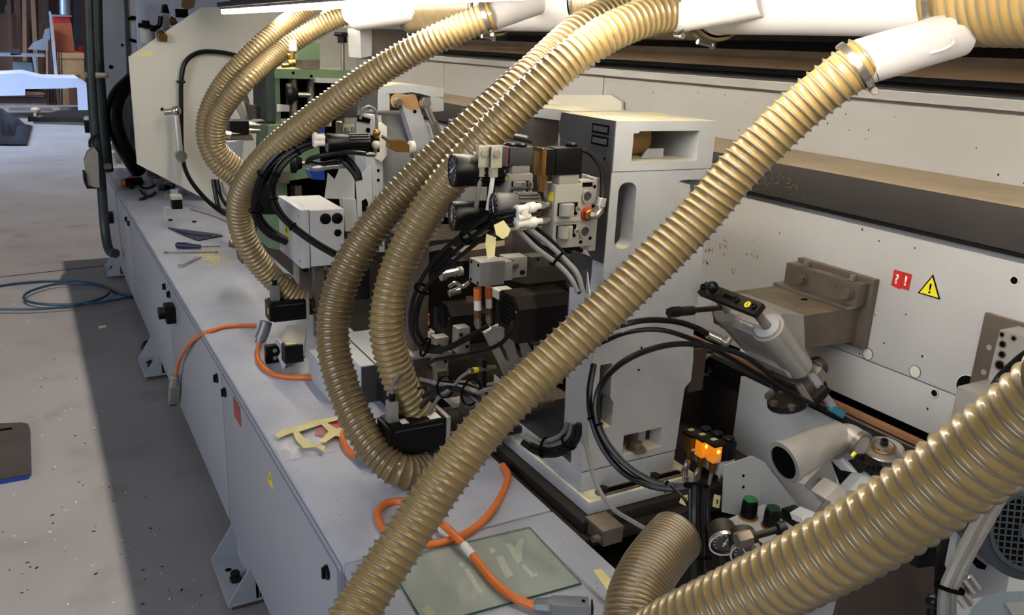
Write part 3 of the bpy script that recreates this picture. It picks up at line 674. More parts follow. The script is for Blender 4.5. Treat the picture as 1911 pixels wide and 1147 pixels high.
cable('air_hose', 'black air hose arching from the elbow fitting over the coil', 'hose', [fc + V3(.025, -.02, .038), fc + V3(.030, -.01, .07), fc + V3(.026, 0, .11), fc + V3(.0, .02, .142), fc + V3(-.035, .035, .135), fc + V3(-.055, .04, .11)], .0058, 'rubber')
# second valve (left, taller) with clear coils
t, g2 = solenoid_valve('grey valve block behind the gauges under the clear twin plugs', 1.72, 950, 325, 372, 44, None)
x0, x1, y0, y1, z0, z1 = g2
t.p('coil', B().box((x0 - .006, y0, z1 + .020), (x1 + .002, y0 + .045, z1 + .062), .002), M['darkface'])
t.p('red_gasket', B().box((x0 - .008, y0 - .0005, z1 + .019), (x0 - .006, y0 + .0455, z1 + .063)), M['red'], label='red gasket line')
for k in (0, 1): t.p('coil_nut', B().lathe((x0 + .012 + .022 * k, y0 + .022 - .01 * k, z1 + .062), (0, 0, 1), [(0, .015), (.005, .016), (.008, .012)], 14), M['blackplastic'])
for k, (dx, dy) in enumerate(((-.036, 0), (-.062, .012))):
    p = Thing('clear_plug', ['clear plastic cable plug nearer the valve, right one of two', 'clear plastic cable plug, left one of two above the upper gauge'][k], 'plug')
    p.p('plug_housing', B().box((x0 + dx - .012 if not k else x0 + dx - .002, y0 + dy, z1 + .018), (x0 + dx + .038 if not k else x0 + dx + .016, y0 + dy + .036, z1 + .064), .003), M['darkface'] if not k else M['clear'])
    p.p('clear_cap', B().box((x0 + dx - .014, y0 + dy - .004, z1 + .016), (x0 + dx + .014, y0 + dy - .0005, z1 + .064), .001), M['clear'])
    p.p('round_boss', B().disc((x0 + dx, y0 + dy - .004, z1 + .048), (0, -1, 0), .009, .003), M['alu'])
    p.p('clear_neck', B().cyl((x0 + dx, y0 + dy + .012, z1 + .016), (x0 + dx, y0 + dy + .012, z1 - .006), .012, n=16), M['clear'])
    p.p('grey_lead', B().tube([(x0 + dx, y0 + dy + .012, z1 - .006), (x0 + dx - .004, y0 + dy + .012, z1 - .04), (x0 + dx - .006, y0 + dy + .02, z1 - .085)], .0055, n=10), M['greycable'] if k else M['white'])
# pressure regulators with gauges
def regulator(label, c, R, L, face='dialblack', col='blackplastic', ang=0, ax=(1, -.16, 0), knurl=.5):
    """c: centre of the dial, axis runs away from it"""
    ax = Vector(ax).normalized(); c = Vector(c); t = Thing('pressure_regulator', label, 'pressure gauge')
    t.p('housing', B().lathe(c, ax, [(0, R * .96), (.002, R), (L * .45, R * .98), (L * .5, R * .9), (L, R * .88)], 32), M[col])
    for k in range(18 if L > .06 else 0):
        a = 2 * PI * k / 18; u = Vector((0, 0, 1)); u = (u - ax * u.dot(ax)).normalized(); v = ax.cross(u).normalized(); d = u * math.cos(a) + v * math.sin(a)
        t.p('grip_rib', B().cyl(c + ax * L * knurl + d * R * .93, c + ax * L * .97 + d * R * .92, R * .075, n=6), M[col])
    t.p('bezel', B().pipe(c - ax * .002, c + ax * .003, R * .97, R * .82, 32), M[col])
    d = t.p('dial_face', B().disc(c - ax * .0006, ax, R * .82, .001, 28), M[face])
    v = ax.cross(Vector((0, 0, 1))).normalized(); u = v.cross(ax).normalized()
    for k in range(11):
        a = math.radians(-135 + 27 * k); dd = u * math.cos(a) + v * math.sin(a); s = ax.cross(dd)
        p0 = c - ax * .0012 + dd * R * .60; p1 = c - ax * .0012 + dd * R * .74
        t.p('scale_mark', B().prism([p0 - s * R * .02, p0 + s * R * .02, p1 + s * R * .02, p1 - s * R * .02], -ax * .0003), M['white'], d)
    a = math.radians(ang); dd = u * math.cos(a) + v * math.sin(a); s = ax.cross(dd)
    t.p('needle', B().prism([c - ax * .002 - dd * R * .3 - s * R * .05, c - ax * .002 - dd * R * .3 + s * R * .05, c - ax * .002 + dd * R * .62 + s * R * .015, c - ax * .002 + dd * R * .62 - s * R * .015], -ax * .0006).disc(c - ax * .002, -ax, R * .1, .001, 12), M['white'], d)
    return t
regulator('black pressure regulator with gauge, topmost of the three in front of the hose pair', Y(845, 318, 1.78), .0385, .115, ang=60)
regulator('black pressure regulator with gauge, lower left of the three', Y(845, 403, 1.78), .0355, .115, ang=0)
regulator('grey-black pressure regulator with gauge, lower right of the three beside the white fittings', Y(922, 387, 1.66), .034, .105, ang=-20, col='dial')
rb = Thing('regulator_mount', 'dark mounting block joining the regulators to the valves', 'bracket')
a = Y(905, 345, 1.85); b_ = Y(1000, 300, 1.85)
rb.p('mount_plate', B().box((a.x, 1.80, a.z - .10), (b_.x + .02, 1.84, b_.z - .0), .002), M['dirtyblack'])
rb.p('cross_block', B().box((a.x + .01, 1.70, a.z - .07), (a.x + .06, 1.80, a.z - .02), .003), M['alu'])
# white push-in fittings
for k, (px, py, px2, py2) in enumerate(((962, 392, 1008, 384), (962, 418, 1010, 412))):
    f = Thing('push_fitting', ['white double push-in fitting, upper of two on the valve block', 'white push-in fitting, lower of two on the valve block'][k], 'fitting')
    a = Y(px, py, 1.60); c = Y(px2, py2, 1.61); d = (c - a).normalized(); L = (c - a).length
    f.p('fitting_body', B().lathe(a, d, [(0, .008), (.002, .011), (.006, .011), (.007, .009), (L * .45, .009), (L * .5, .012), (L * .75, .012), (L * .78, .007), (L, .007)], 18), M['whiteplastic'])
    if k == 0: f.p('second_socket', B().lathe(a + V3(.004, 0, -.018), d, [(0, .011), (.005, .011), (.006, .009), (L * .5, .009)], 18).box(a + V3(.012, -.006, -.02), a + V3(.03, .006, 0), .002), M['whiteplastic'])
    f.p('hex_nut', B().hexa(c - d * .001, d, .010, .012).cyl(c + d * .011, c + d * .024, .007, n=14), M['brightsteel'])
# grey tray (channel) that carries the cables down the column
t = Thing('cable_channel', 'pale folded sheet cable channel hanging down the left side of the column', 'cable channel')
A = [(1063, 533), (1096, 545), (1094, 600), (1088, 700), (1084, 790), (1098, 850), (1052, 790)]
t.p('left_flank', B().ppx([(1064, 535), (1100, 548), (1100, 700), (1098, 842), (1054, 792)], 'y', 1.60, .003), M['cabinet'])
a = Y(1100, 548, 1.60); b_ = Y(1131, 490, 1.69); zb = 1.12
t.p('right_flank', B().prism([(a.x, 1.60, a.z), (a.x + .018, 1.644, b_.z), (a.x + .018, 1.644, 1.12), (a.x + .004, 1.605, 1.03)], (.003, 0, 0)), M['boxgrey'])
t.p('back_flank', B().box((a.x + .0, 1.640, 1.16), (a.x + .02, 1.643, b_.z - .0)), M['darkface'])
q = Y(1120, 500, 1.68); t.p('screw', B().hexa(q, (0, -1, 0), .005, .004, True), M['steel'])
# ================================================================ ELECTRIC BOX
t = Thing('junction_box', 'pale grey electrical box with hinged lid and black blanking plugs', 'electrical box')
b, g = cbox((568, 393), (568, 499), (643, 440), (527, 372), 3.2, .004)
x0, x1, y0, y1, z0, z1 = g
b = B().box((x0 + .02, y0, z0), (x1, y1, z1), .006); t.p('box_body', b, M['boxgrey'])
lid = t.p('lid', B().box((x0 - .018, y0 - .002, z0 - .004), (x0 + .018, y1 + .004, z1 + .004), .005), M['boxgrey'])
for fy, fz in ((.06, .9), (.06, .1), (.92, .9), (.92, .1)):
    t.p('lid_screw', B().disc((x0 - .018, y0 + (y1 - y0) * fy, z0 + (z1 - z0) * fz), (-1, 0, 0), .006, .001, 12), M['steel'], lid)
yc_, zc_ = y0 + (y1 - y0) * .62, z0 + (z1 - z0) * .48
t.p('warning_sticker', B().prism([(x0 - .0182, yc_ + .05, zc_ - .025), (x0 - .0182, yc_ - .05, zc_ - .025), (x0 - .0182, yc_, zc_ + .03)], (-.001, 0, 0)), M['yellow'], lid, label='yellow triangular high-voltage sticker')
t.p('warning_bolt', B().prism([(x0 - .0194, yc_ + .006, zc_ + .016), (x0 - .0194, yc_ - .008, zc_ - .002), (x0 - .0194, yc_ + .002, zc_ - .002), (x0 - .0194, yc_ - .004, zc_ - .02), (x0 - .0194, yc_ + .012, zc_ + .002), (x0 - .0194, yc_ + .002, zc_ + .002)], (-.0006, 0, 0)), M['ink'], lid)
for (px, py, r) in ((607, 408, .022), (629, 407, .022), (630, 434, .015)):
    q = Y(px, py, y0 - .0005); t.p('blanking_plug', B().lathe(q, (0, -1, 0), [(0, r), (.004, r), (.006, r * .8)], 20), M['blackplastic'])
t.p('support_leg', B().box((x0 + .05, y0 + .05, TZ), (x0 + .09, y0 + .09, z0 - .0)).box((x1 - .05, y0 + .05, TZ), (x1 - .01, y0 + .09, z0)), M['oldsteel'])
# ================================================================ SERVO MOTORS
def servo(label, y, ct, cb_, r, l, labels=True):
    t = Thing('servo_motor', label, 'motor'); b, g = cbox(ct, cb_, r, l, y, .004)
    x0, x1, y0, y1, z0, z1 = g; y1 = min(y1, y0 + (z1 - z0) * 1.05)
    t.p('motor_body', B().box((x0 + .012, y0, z0), (x1, y1, z1), .003), M['blackplastic'])
    t.p('end_bell', B().box((x0, y0 + .003, z0 + .003), (x0 + .014, y1 - .003, z1 - .003), .004), M['blackmetal'])
    t.p('groove', B().box((x0 + .02, y0 - .0008, z1 - .016), (x1 - .01, y0, z1 - .012)), M['darkface'])
    t.p('front_flange', B().box((x1, y0 - .004, z0 - .004), (x1 + .012, y1 + .004, z1 + .004), .002), M['alu'])
    t.p('rating_label', B().box((x0 - .0008, y0 + .02, z0 + .03), (x0 - .0001, y0 + .035, z0 + .055)), M['yellow'], label='small yellow label')
    if labels:
        t.p('rating_label', B().box((x0 + .045, y0 + .012, z1 + .0001), (x0 + .065, y0 + .045, z1 + .0009)), M['paper'], label='white printed label')
        t.p('rating_label', B().box((x1 - .045, y0 + .010, z1 + .0001), (x1 - .012, y0 + .050, z1 + .0009)), M['paper'], label='white printed label')
    cy = (y0 + y1) / 2; cz = (z0 + z1) / 2; R = (z1 - z0) * .45
    t.p('gearbox', B().lathe((x1 + .012, cy, cz), (1, 0, 0), [(0, R), (.045, R), (.047, R * 1.08), (.062, R * 1.08), (.064, R * .8), (.09, R * .8)], 28), M['dirtyblack'])
    for k in range(3):
        a = math.radians(100 + 50 * k); q = Vector((x1 + .035, cy + math.cos(a) * R * 0 - math.sin(a) * R * .98, cz + math.cos(a) * R * .98))
        t.p('gearbox_bolt', B().disc(q, (0, -math.sin(a), math.cos(a)), .007, .003, 12), M['brass'])
    return t, (x0, x1, y0, y1, z0, z1)
t, gm = servo('black servo motor lying over the hose end, in the middle foreground', 1.97, (725, 800), (725, 858), (832, 838), (702, 790))
x0, x1, y0, y1, z0, z1 = gm
mtb = Thing('motor_support', 'dark forked support arm carrying the foreground servo motor', 'bracket')
mtb.p('clamp_plate', B().box((x1 + .10, y0 - .01, z0 - .02), (x1 + .125, y1 + .03, z1 + .05), .002), M['oldsteel'])
mtb.p('fork_arm', B().box((x1 + .02, y1 + .01, z1 + .01), (x1 + .26, y1 + .03, z1 + .03), .002), M['oldsteel'])
mtb.p('fork_arm', B().box((x1 + .125, y0 + .0, z1 - .03), (x1 + .36, y0 + .02, z1 - .01), .002), M['oldsteel'])
mtb.p('fork_arm', B().box((x1 + .125, y0 + .0, z0 + .0), (x1 + .36, y0 + .02, z0 + .02), .002), M['dirtyblack'])
cp = Thing('signal_plug', 'pale square signal plug standing on the foreground servo motor', 'plug')
cp.p('plug_body', B().box((x0 + .012, y0 + .03, z1), (x0 + .042, y0 + .055, z1 + .062), .003), M['alu'])
cp.p('plug_top', B().cyl((x0 + .027, y0 + .042, z1 + .062), (x0 + .027, y0 + .042, z1 + .082), .009, n=14), M['blackplastic'])
cable('signal_cable', 'pale grey cable looping from the plug on the foreground servo motor', 'cable', [(x0 + .027, y0 + .042, z1 + .08), (x0 + .03, y0 + .04, z1 + .115), (x0 + .055, y0 + .05, z1 + .13), (x0 + .085, y0 + .08, z1 + .09), (x0 + .11, y0 + .12, z1 + .03), (x0 + .13, y0 + .16, z1 - .01)], .0052, 'greycable')
t, gm2 = servo('black servo motor standing clear of the worktop beside the far hose, above the sensor', 3.25, (503, 566), (502, 603), (572, 590), (490, 560), False)
x0, x1, y0, y1, z0, z1 = gm2
cp = Thing('signal_plug', 'grey plug standing on the farther servo motor', 'plug')
cp.p('plug_body', B().box((x0 + .012, y0 + .02, z1), (x0 + .048, y0 + .045, z1 + .065), .003), M['plug'])
cp.p('plug_top', B().cyl((x0 + .03, y0 + .032, z1 + .065), (x0 + .03, y0 + .032, z1 + .085), .01, n=12), M['blackplastic'])
cable('signal_cable', 'thin grey cable arching from the plug on the farther servo motor', 'cable', [(x0 + .03, y0 + .032, z1 + .084), (x0 + .05, y0 + .04, z1 + .105), (x0 + .10, y0 + .06, z1 + .09), (x0 + .14, y0 + .10, z1 + .03), (x0 + .17, y0 + .14, z1 + .0)], .004, 'greycable')
pc = Thing('power_plug', 'grey round power plug hanging under the farther servo motor', 'plug')
pc.p('plug_shell', B().tube([D(497, 600, 3.42), D(493, 615, 3.42), D(486, 632, 3.42)], .024, n=16), M['plug'])
pc.p('gland', B().tube([D(487, 630, 3.42), D(484, 640, 3.42)], .018, n=12), M['plug'])
# ================================================================ ORANGE CABLES
def zl(l, z): return [Z(x, y, z) for x, y in l]
def orange(label, pts, r=.0085, mark=None):
    t = Thing('power_cable', label, 'cable'); t.p('cable_jacket', B().tube(pts, r, n=12, sub=8), M['orange'])
    if mark is not None:
        sp = smooth(pts, 8); i = int(mark * (len(sp) - 2)); d = (sp[i + 1] - sp[i]).normalized()
        t.p('printed_band', B().cyl(sp[i] - d * .02, sp[i] + d * .02, r * 1.08, n=14), M['paper'], label='white printed band')
    return t
def plug(label, p0, p1, r=.022, m='plug'):
    p0 = Vector(p0); p1 = Vector(p1); d = (p1 - p0).normalized(); L = (p1 - p0).length
    t = Thing('power_plug', label, 'plug')
    t.p('gland', B().lathe(p0, d, [(0, r * .55), (.006, r * .72), (L * .2, r * .78), (L * .22, r * .85), (L * .3, r * .85)], 8), M[m])
    u = d.cross(Vector((0, 0, 1)));
    if u.length < .1: u = Vector((1, 0, 0))
    rot = Matrix((u.normalized(), d, u.normalized().cross(d))).transposed()
    t.p('plug_shell', B().cb(p0 + d * L * .62, (r * 1.75, L * .66, r * 1.5), .004, rot), M[m])
    t.p('screw', B().disc(p0 + d * L * .85 + u.normalized().cross(d) * r * .74, u.normalized().cross(d), .004, .002, 10), M['ink'])
    t.p('plug_mouth', B().cb(p1 + d * .001, (r * 1.35, .004, r * 1.1), .001, rot), M['blackplastic'])
    return t
tz = TZ + .010
p = zl([(478, 607), (445, 607), (415, 610), (396, 616)], tz) + [X(374, 627, -.012) + V3(0, 0, .004), X(352, 644, -.028), X(335, 672, -.035), X(328, 702, -.04)]
orange('orange power cable hanging over the worktop edge at the red-marked door', p)
plug('grey metal plug hanging in front of the cabinet doors on the orange cable', X(327, 700, -.042), X(323, 752, -.045), .026, 'alu')
orange('orange power cable curving on the worktop between the farther servo motor and the hose', [D(485, 640, 3.42)] + zl([(480, 660), (488, 682), (512, 698), (555, 704), (600, 702), (650, 690)], tz), .0095)
orange('short orange power cable emerging beside the taped film', zl([(655, 790), (642, 803), (640, 822), (652, 843), (668, 853)], tz), .010)
plug('grey plug lying under the hose next to the taped film', Z(666, 851, TZ + .016), Z(700, 862, TZ + .016), .020)
orange('orange power cable forming a loop on the worktop under the foreground hose',
       zl([(938, 868), (948, 885), (944, 905), (930, 935), (905, 968), (868, 996), (822, 1012), (775, 1015), (735, 1003), (710, 978), (706, 955), (722, 938), (755, 936)], tz) + zl([(790, 950), (828, 980), (862, 1012)], TZ + .03) + zl([(893, 1050), (925, 1088), (960, 1115), (1000, 1131)], TZ + .018), .0098, .82)
plug('grey ribbed power plug lying beyond the glass plate at the bottom edge', Z(996, 1129, TZ + .02), Z(1104, 1134, TZ + .02), .022)
# ================================================================ GLASS, TAPES, TOOLS ON THE WORKTOP
t = Thing('glass_plate', 'rectangular green-edged glass plate lying on the worktop', 'glass plate')
gp = [Z(755, 1090, TZ), Z(800, 1170, TZ), Z(1085, 1092, TZ), Z(990, 987, TZ), Z(812, 1026, TZ)]
g4 = [Z(748, 1078, TZ + .001), Z(795, 1152, TZ + .001), Z(1084, 1091, TZ + .001), Z(988, 987, TZ + .001), Z(700, 1055, TZ + .001)]
g4 = [g4[0], g4[1], g4[2], g4[3]]
# real rectangle from three corners
cA = Z(988, 987, TZ); cB = Z(1084, 1091, TZ); cC = Z(782, 1150, TZ); ab = cB - cA; n_ = Vector((-ab.y, ab.x, 0)).normalized() * -1
if n_.x > 0: n_ = -n_
Lg = (cC - cB).dot(n_); rect = [cA, cB, cB + n_ * Lg, cA + n_ * Lg]
t.p('glass_pane', B().prism([v + V3(0, 0, .0015) for v in rect], (0, 0, .005)), M['glass'])
for i in range(4):
    a, b = rect[i], rect[(i + 1) % 4]; d = (b - a).normalized(); k = Vector((-d.y, d.x, 0)) * .0012
    t.p('ground_edge', B().prism([a + V3(0, 0, .0012), b + V3(0, 0, .0012), b + k + V3(0, 0, .0012), a + k + V3(0, 0, .0012)], (0, 0, .0056)), M['glassedge'])
def strip(name, label, cat, px, z, m, th=.0006, group=None): return one(name, label, cat, B().prism(zl(px, z), (0, 0, th)), M[m], group)
for i, (lab, pp) in enumerate([('white paper scrap under the glass, tall wedge towards the loop corner', [(944, 1016), (952, 1012), (960, 1020), (972, 1004), (977, 1010), (973, 1046), (966, 1052), (955, 1035)]),
        ('white narrow paper strip under the glass next to the column', [(973, 1055), (978, 1052), (996, 1071), (1003, 1068), (1004, 1073), (992, 1077)]),
        ('white triangular paper scrap under the middle of the glass', [(926, 1039), (938, 1037), (958, 1073), (944, 1079)]),
        ('small white paper square under the glass', [(912, 1024), (920, 1021), (926, 1029), (916, 1032)]),
        ('pale long paper strip under the glass beside the orange cable', [(866, 1062), (874, 1061), (903, 1104), (893, 1106)]),
        ('small pale paper strip under the glass near the foreground hose', [(856, 1050), (862, 1048), (867, 1056), (860, 1058)])]):
    strip('paper_scrap', lab, 'paper', pp, TZ + .0003, 'paper', .0004)
strip('tape_piece', 'small yellow tape piece stuck to the worktop edge right of the glass plate', 'tape', [(1107, 1064), (1122, 1061), (1152, 1094), (1146, 1104), (1132, 1099)], TZ + .0005, 'tape')
strip('tape_piece', 'yellow striped tape scrap at the bottom edge under the glass', 'tape', [(786, 1135), (800, 1128), (812, 1143), (800, 1152)], TZ + .0002, 'tape', .0003)
# taped plastic film with red bag
b = B(); random.seed(4); rows = []
for j in range(7):
    for i in range(9):
        u, v = i / 8, j / 6; px = 505 + 130 * u + 25 * v * (1 - u) - 5 * v; py = 812 + 48 * v - 28 * u * (1 - v * .3)
        q = Z(px, py, TZ + .003 + random.random() * .010 * (1 if 0 < i < 8 and 0 < j < 6 else .3)); rows.append(b.b.verts.new(q))
for j in range(6):
    for i in range(8): b.b.faces.new((rows[j * 9 + i], rows[j * 9 + i + 1], rows[(j + 1) * 9 + i + 1], rows[(j + 1) * 9 + i]))
t = Thing('plastic_film', 'crumpled clear plastic film taped to the worktop with yellow masking tape', 'plastic film')
t.p('film', b, M['film'])
for ip, pp in enumerate(([(513, 812), (528, 800), (552, 800), (548, 806), (520, 818)], [(540, 800), (580, 786), (622, 778), (640, 781), (600, 792), (550, 808)], [(545, 803), (556, 803), (572, 822), (592, 828), (608, 832), (604, 842), (590, 834), (566, 836), (552, 820)], [(594, 786), (602, 784), (640, 806), (636, 815), (620, 812)], [(640, 795), (646, 800), (606, 826), (596, 824), (612, 806)])):
    t.p('tape_strip', B().prism(zl(pp, TZ + .012 + .0012 * ip), (0, 0, .0009)), M['tape'])
strip('red_bag', 'flat crumpled red plastic bag under the masking tape', 'bag', [(590, 800), (605, 788), (625, 782), (650, 786), (655, 800), (640, 818), (610, 816), (588, 812)], TZ + .002, 'red', .004)
# small tools
t = Thing('screwdriver', 'screwdriver with dark blue handle on the worktop', 'screwdriver')
a = Z(328, 457, TZ + .018); c = Z(374, 460, TZ + .016); e = Z(411, 459, TZ + .006)
t.p('handle', B().lathe(a, c - a, [(0, .010), (.01, .018), (.05, .020), (.09, .015), ((c - a).length, .012)], 16), M['navy'])
t.p('blade', B().cyl(c, e, .0035, n=10), M['steel'])
def spanner(label, p0, p1, w=.010, m='brightsteel', z=TZ + .004):
    a = Z(p0[0], p0[1], z); c = Z(p1[0], p1[1], z); d = (c - a).normalized(); n = Vector((-d.y, d.x, 0)); L = (c - a).length
    t = Thing('spanner', label, 'spanner')
    t.p('shaft', B().prism([a + n * w * .45 + d * w, c + n * w * .45 - d * w, c - n * w * .45 - d * w, a - n * w * .45 + d * w], (0, 0, .005)), M[m])
    t.p('ring_end', B().pipe(a, a + V3(0, 0, .008), w * 1.1, w * .6, 20), M[m])
    t.p('open_jaw', B().prism([c + d * (w * 1.5) + n * w * .9, c + d * w * .3 + n * w * .4, c + d * w * .3 - n * w * .4, c + d * w * 1.5 - n * w * .9, c + d * w * .2 - n * w * 1.3, c - d * w * 1.1 - n * w * .5, c - d * w * 1.1 + n * w * .5, c + d * w * .2 + n * w * 1.3], (0, 0, .006)), M[m])
spanner('bright steel spanner lying alone in front of the sawdust patch', (338, 497), (368, 482), .015)
spanner('long thin spanner lying between screwdriver and bright spanner', (310, 472), (402, 471), .010, 'steel')
one('folded_bag', 'flat dark blue plastic bag on the worktop beside the screwdriver', 'bag', B().prism(zl([(314, 426), (330, 428), (405, 438), (415, 441), (400, 444), (370, 450), (345, 440)], TZ + .002), (0, 0, .007)).tube(zl([(330, 431), (360, 438), (395, 441)], TZ + .010), .006, n=6), M['navy'])
b = B(); random.seed(9)
for k in range(160):
    px = random.gauss(395, 14); py = random.gauss(480, 9); q = Z(px, py, TZ + .0005); s = random.uniform(.004, .011); a = random.random() * 6
    b.prism([q + V3(math.cos(a + i * 2.1) * s, math.sin(a + i * 2.1) * s, 0) for i in range(3)], (0, 0, random.uniform(.001, .004)))
one('sawdust', 'pale yellow scatter of wood chips beside the spanners', 'wood chips', b, M['tape'], kind='stuff')
# limit switch on bent bracket
t = Thing('limit_switch', 'small black and pale switch box on a thin bent wire stand on the worktop', 'switch')
b, g = cbox((321, 379), (321, 391), (341, 386), (314, 373), 5.6, .003)
x0, x1, y0, y1, z0, z1 = g; zb = z0
t.p('switch_box', B().box((x0, y0, z0), (x1, y0 + .08, z1 + .02), .004), M['blackplastic'])
t.p('dusty_lid', B().box((x0 - .003, y0 - .003, z1 + .02), (x1 + .003, y0 + .083, z1 + .045), .004), M['cast'])
for (px0, px1, yy) in ((306, 312, 5.6), (352, 355, 5.5)):
    a = Z((px0 + px1) / 2, 412 if px0 < 330 else 415, TZ)
    t.p('stand_leg', B().box((a.x - .006, a.y - .004, TZ), (a.x + .006, a.y + .004, TZ + .09)), M['boxgrey'])
    t.p('screw', B().hexa((a.x + .03, a.y, TZ), (0, 0, 1), .014, .010), M['blackmetal'])
a = Z(309, 412, TZ); c = Z(353, 415, TZ)
t.p('stand_bar', B().tube([(a.x, a.y, TZ + .09), (c.x, c.y, TZ + .09)], .006), M['boxgrey'])
cable('sensor_cable', 'thin brown-grey cable running from the small switch box to the far hose', 'cable', [Z(341, 385, TZ + .07), Z(365, 393, TZ + .05), Z(395, 402, TZ + .03), Z(425, 415, TZ + .01), Z(450, 428, TZ + .01)], .006, 'greycable')
# tool clutter at the far end
def Zt(px, py, h=.01): return Z(px, py, TZ + h)
t = Thing('cordless_tool', 'black tool with orange end lying at the far end of the worktop', 'power tool')
t.p('tool_body', B().cyl(Zt(235, 341, .03), Zt(265, 337, .04), .035, .03, n=14), M['blackplastic'])
t.p('orange_end', B().cyl(Zt(226, 341, .03), Zt(235, 341, .03), .028, .034, n=14), M['orange'])
t.p('tool_handle', B().tube([Zt(240, 343, .03), Zt(246, 350, .01)], .016), M['blackplastic'])
cable('tool_cable', 'coiled black cable beside the tool at the far end of the worktop', 'cable', [Zt(268, 338), Zt(262, 345), Zt(268, 351), Zt(280, 349), Zt(290, 341), Zt(285, 334), Zt(300, 330)], .009, 'rubber')
t = Thing('pliers', 'dark pliers lying open on the far part of the worktop', 'pliers')
t.p('handle', B().tube([Zt(262, 355, .01), Zt(268, 362, .01), Zt(278, 366, .01), Zt(290, 358, .01)], .009), M['blackmetal'])
t.p('jaw', B().tube([Zt(272, 368, .01), Zt(262, 372, .01)], .012), M['blackmetal'])
for k, (px, py, s, mm, lab) in enumerate([(296, 345, .06, 'steel', 'small steel block with holes among the far tools'), (303, 355, .05, 'dirtyblack', 'dark ribbed clamp block near the end plate tip'), (318, 352, .05, 'blackplastic', 'black square box under the end plate edge'), (333, 366, .07, 'boxgrey', 'pale grey box behind the small switch box'), (307, 336, .05, 'tan', 'tan wooden offcut at the far end of the worktop'), (285, 328, .06, 'oldsteel', 'rusty steel piece by the far tools'), (312, 368, .035, 'tan', 'short brown handled tool left of the pale box'), (244, 334, .03, 'red', 'red tipped tool piece behind the cordless tool')]):
    q = Zt(px, py, 0); rz = Matrix.Rotation(k * 1.3, 3, 'Z')
    one('tool_block' if k not in (4, 5) else 'offcut', lab, 'tool', B().cb(q + V3(0, 0, s * .4), (s * 1.3, s, s * .8), .004, rz).disc(q + V3(0, 0, s * .8), (0, 0, 1), s * .25, .004, 12), M[mm])
for k, (px, lab) in enumerate(((218, 'white bottle-like can at the far end of the worktop'), (232, 'small clear jar at the far end of the worktop'))):
    q = Zt(px, 323, 0); q.y = 8.45; q.x = X(px, 323, q.x).x * 0 + (.08 if k == 0 else .19)
    t = Thing('spray_bottle' if k == 0 else 'jar', lab, 'bottle')
    t.p('bottle', B().lathe(q, (0, 0, 1), [(0, .035), (.12, .035), (.15, .015), (.17, .015)], 18), M['white'] if k == 0 else M['clear'])
    t.p('cap', B().cyl(q + V3(0, 0, .17), q + V3(0, 0, .20), .02), M['white'])
# sensors by the hose
t = Thing('photo_sensor', 'grey sensor head with black end lying on a small bracket before the left middle hose', 'sensor')
b, g = cbox((528, 640), (528, 668), (562, 655), (524, 634), 2.95, .003)
A = D(530, 612, 3.2); 
t.p('sensor_body', B().prism([Z(536, 606, .95), Z(572, 608, .95), Z(568, 640, .95), Z(526, 636, .95)], (0, 0, -.05)), M['alu'])
q0 = Z(526, 636, .95); q1 = Z(568, 640, .95)
t.p('black_end', B().box((q0.x - .004, q0.y - .05, .878), (q0.x + .065, q0.y + .0, .945), .004), M['blackplastic'])
t.p('black_end', B().box((q0.x + .068, q0.y - .035, .892), (q1.x, q1.y + .0, .94), .004), M['blackplastic'])
t.p('label_plate', B().box((q0.x + .008, q0.y - .035, .9452), (q0.x + .055, q0.y - .01, .9465)), M['tape'])
t.p('mount_sheet', B().prism([Z(514, 628, .93), Z(540, 665, .86), Z(528, 690, TZ), Z(512, 650, .86)], (.003, 0, 0)), M['boxgrey'])
t.p('base_sheet', B().prism(zl([(520, 690), (545, 672), (600, 668), (612, 690), (560, 700), (530, 700)], TZ), (0, 0, .003)), M['boxgrey'])
t = Thing('terminal_block', 'small black terminal block with two bright screws left of the sensor head', 'terminal block')
q = Z(510, 676, TZ)
t.p('block', B().box((q.x - .028, q.y - .012, TZ + .002), (q.x + .022, q.y + .02, TZ + .07), .004), M['blackplastic'])
for dz in (.022, .052): t.p('screw', B().disc((q.x + .004, q.y - .012, TZ + dz), (0, -1, 0), .008, .003, 14), M['brightsteel'])
# pale cover box between the two middle hoses
t = Thing('cover_box', 'pale low sheet metal cover box between the two middle hoses', 'cover')
b, g = cbox((672, 683), (672, 800), (780, 700), (655, 640), 2.55, .004)
x0, x1, y0, y1, z0, z1 = g
t.p('box_body', B().box((x0, y0, TZ), (x1, max(y1, y0 + .35), z1), .004), M['boxgrey'])
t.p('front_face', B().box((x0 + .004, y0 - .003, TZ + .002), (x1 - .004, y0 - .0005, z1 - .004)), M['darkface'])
t.p('lid_seam', B().box((x0 + .05, y0, z1 + .0002), (x0 + .056, y0 + .34, z1 + .001)), M['seam'])
t2 = one('cover_wing', 'pale folded sheet wing left of the cover box behind the left middle hose', 'cover', B().box((x0 - .09, y0 + .03, TZ), (x0 - .004, y0 + .3, z1 - .03), .004), M['boxgrey'])
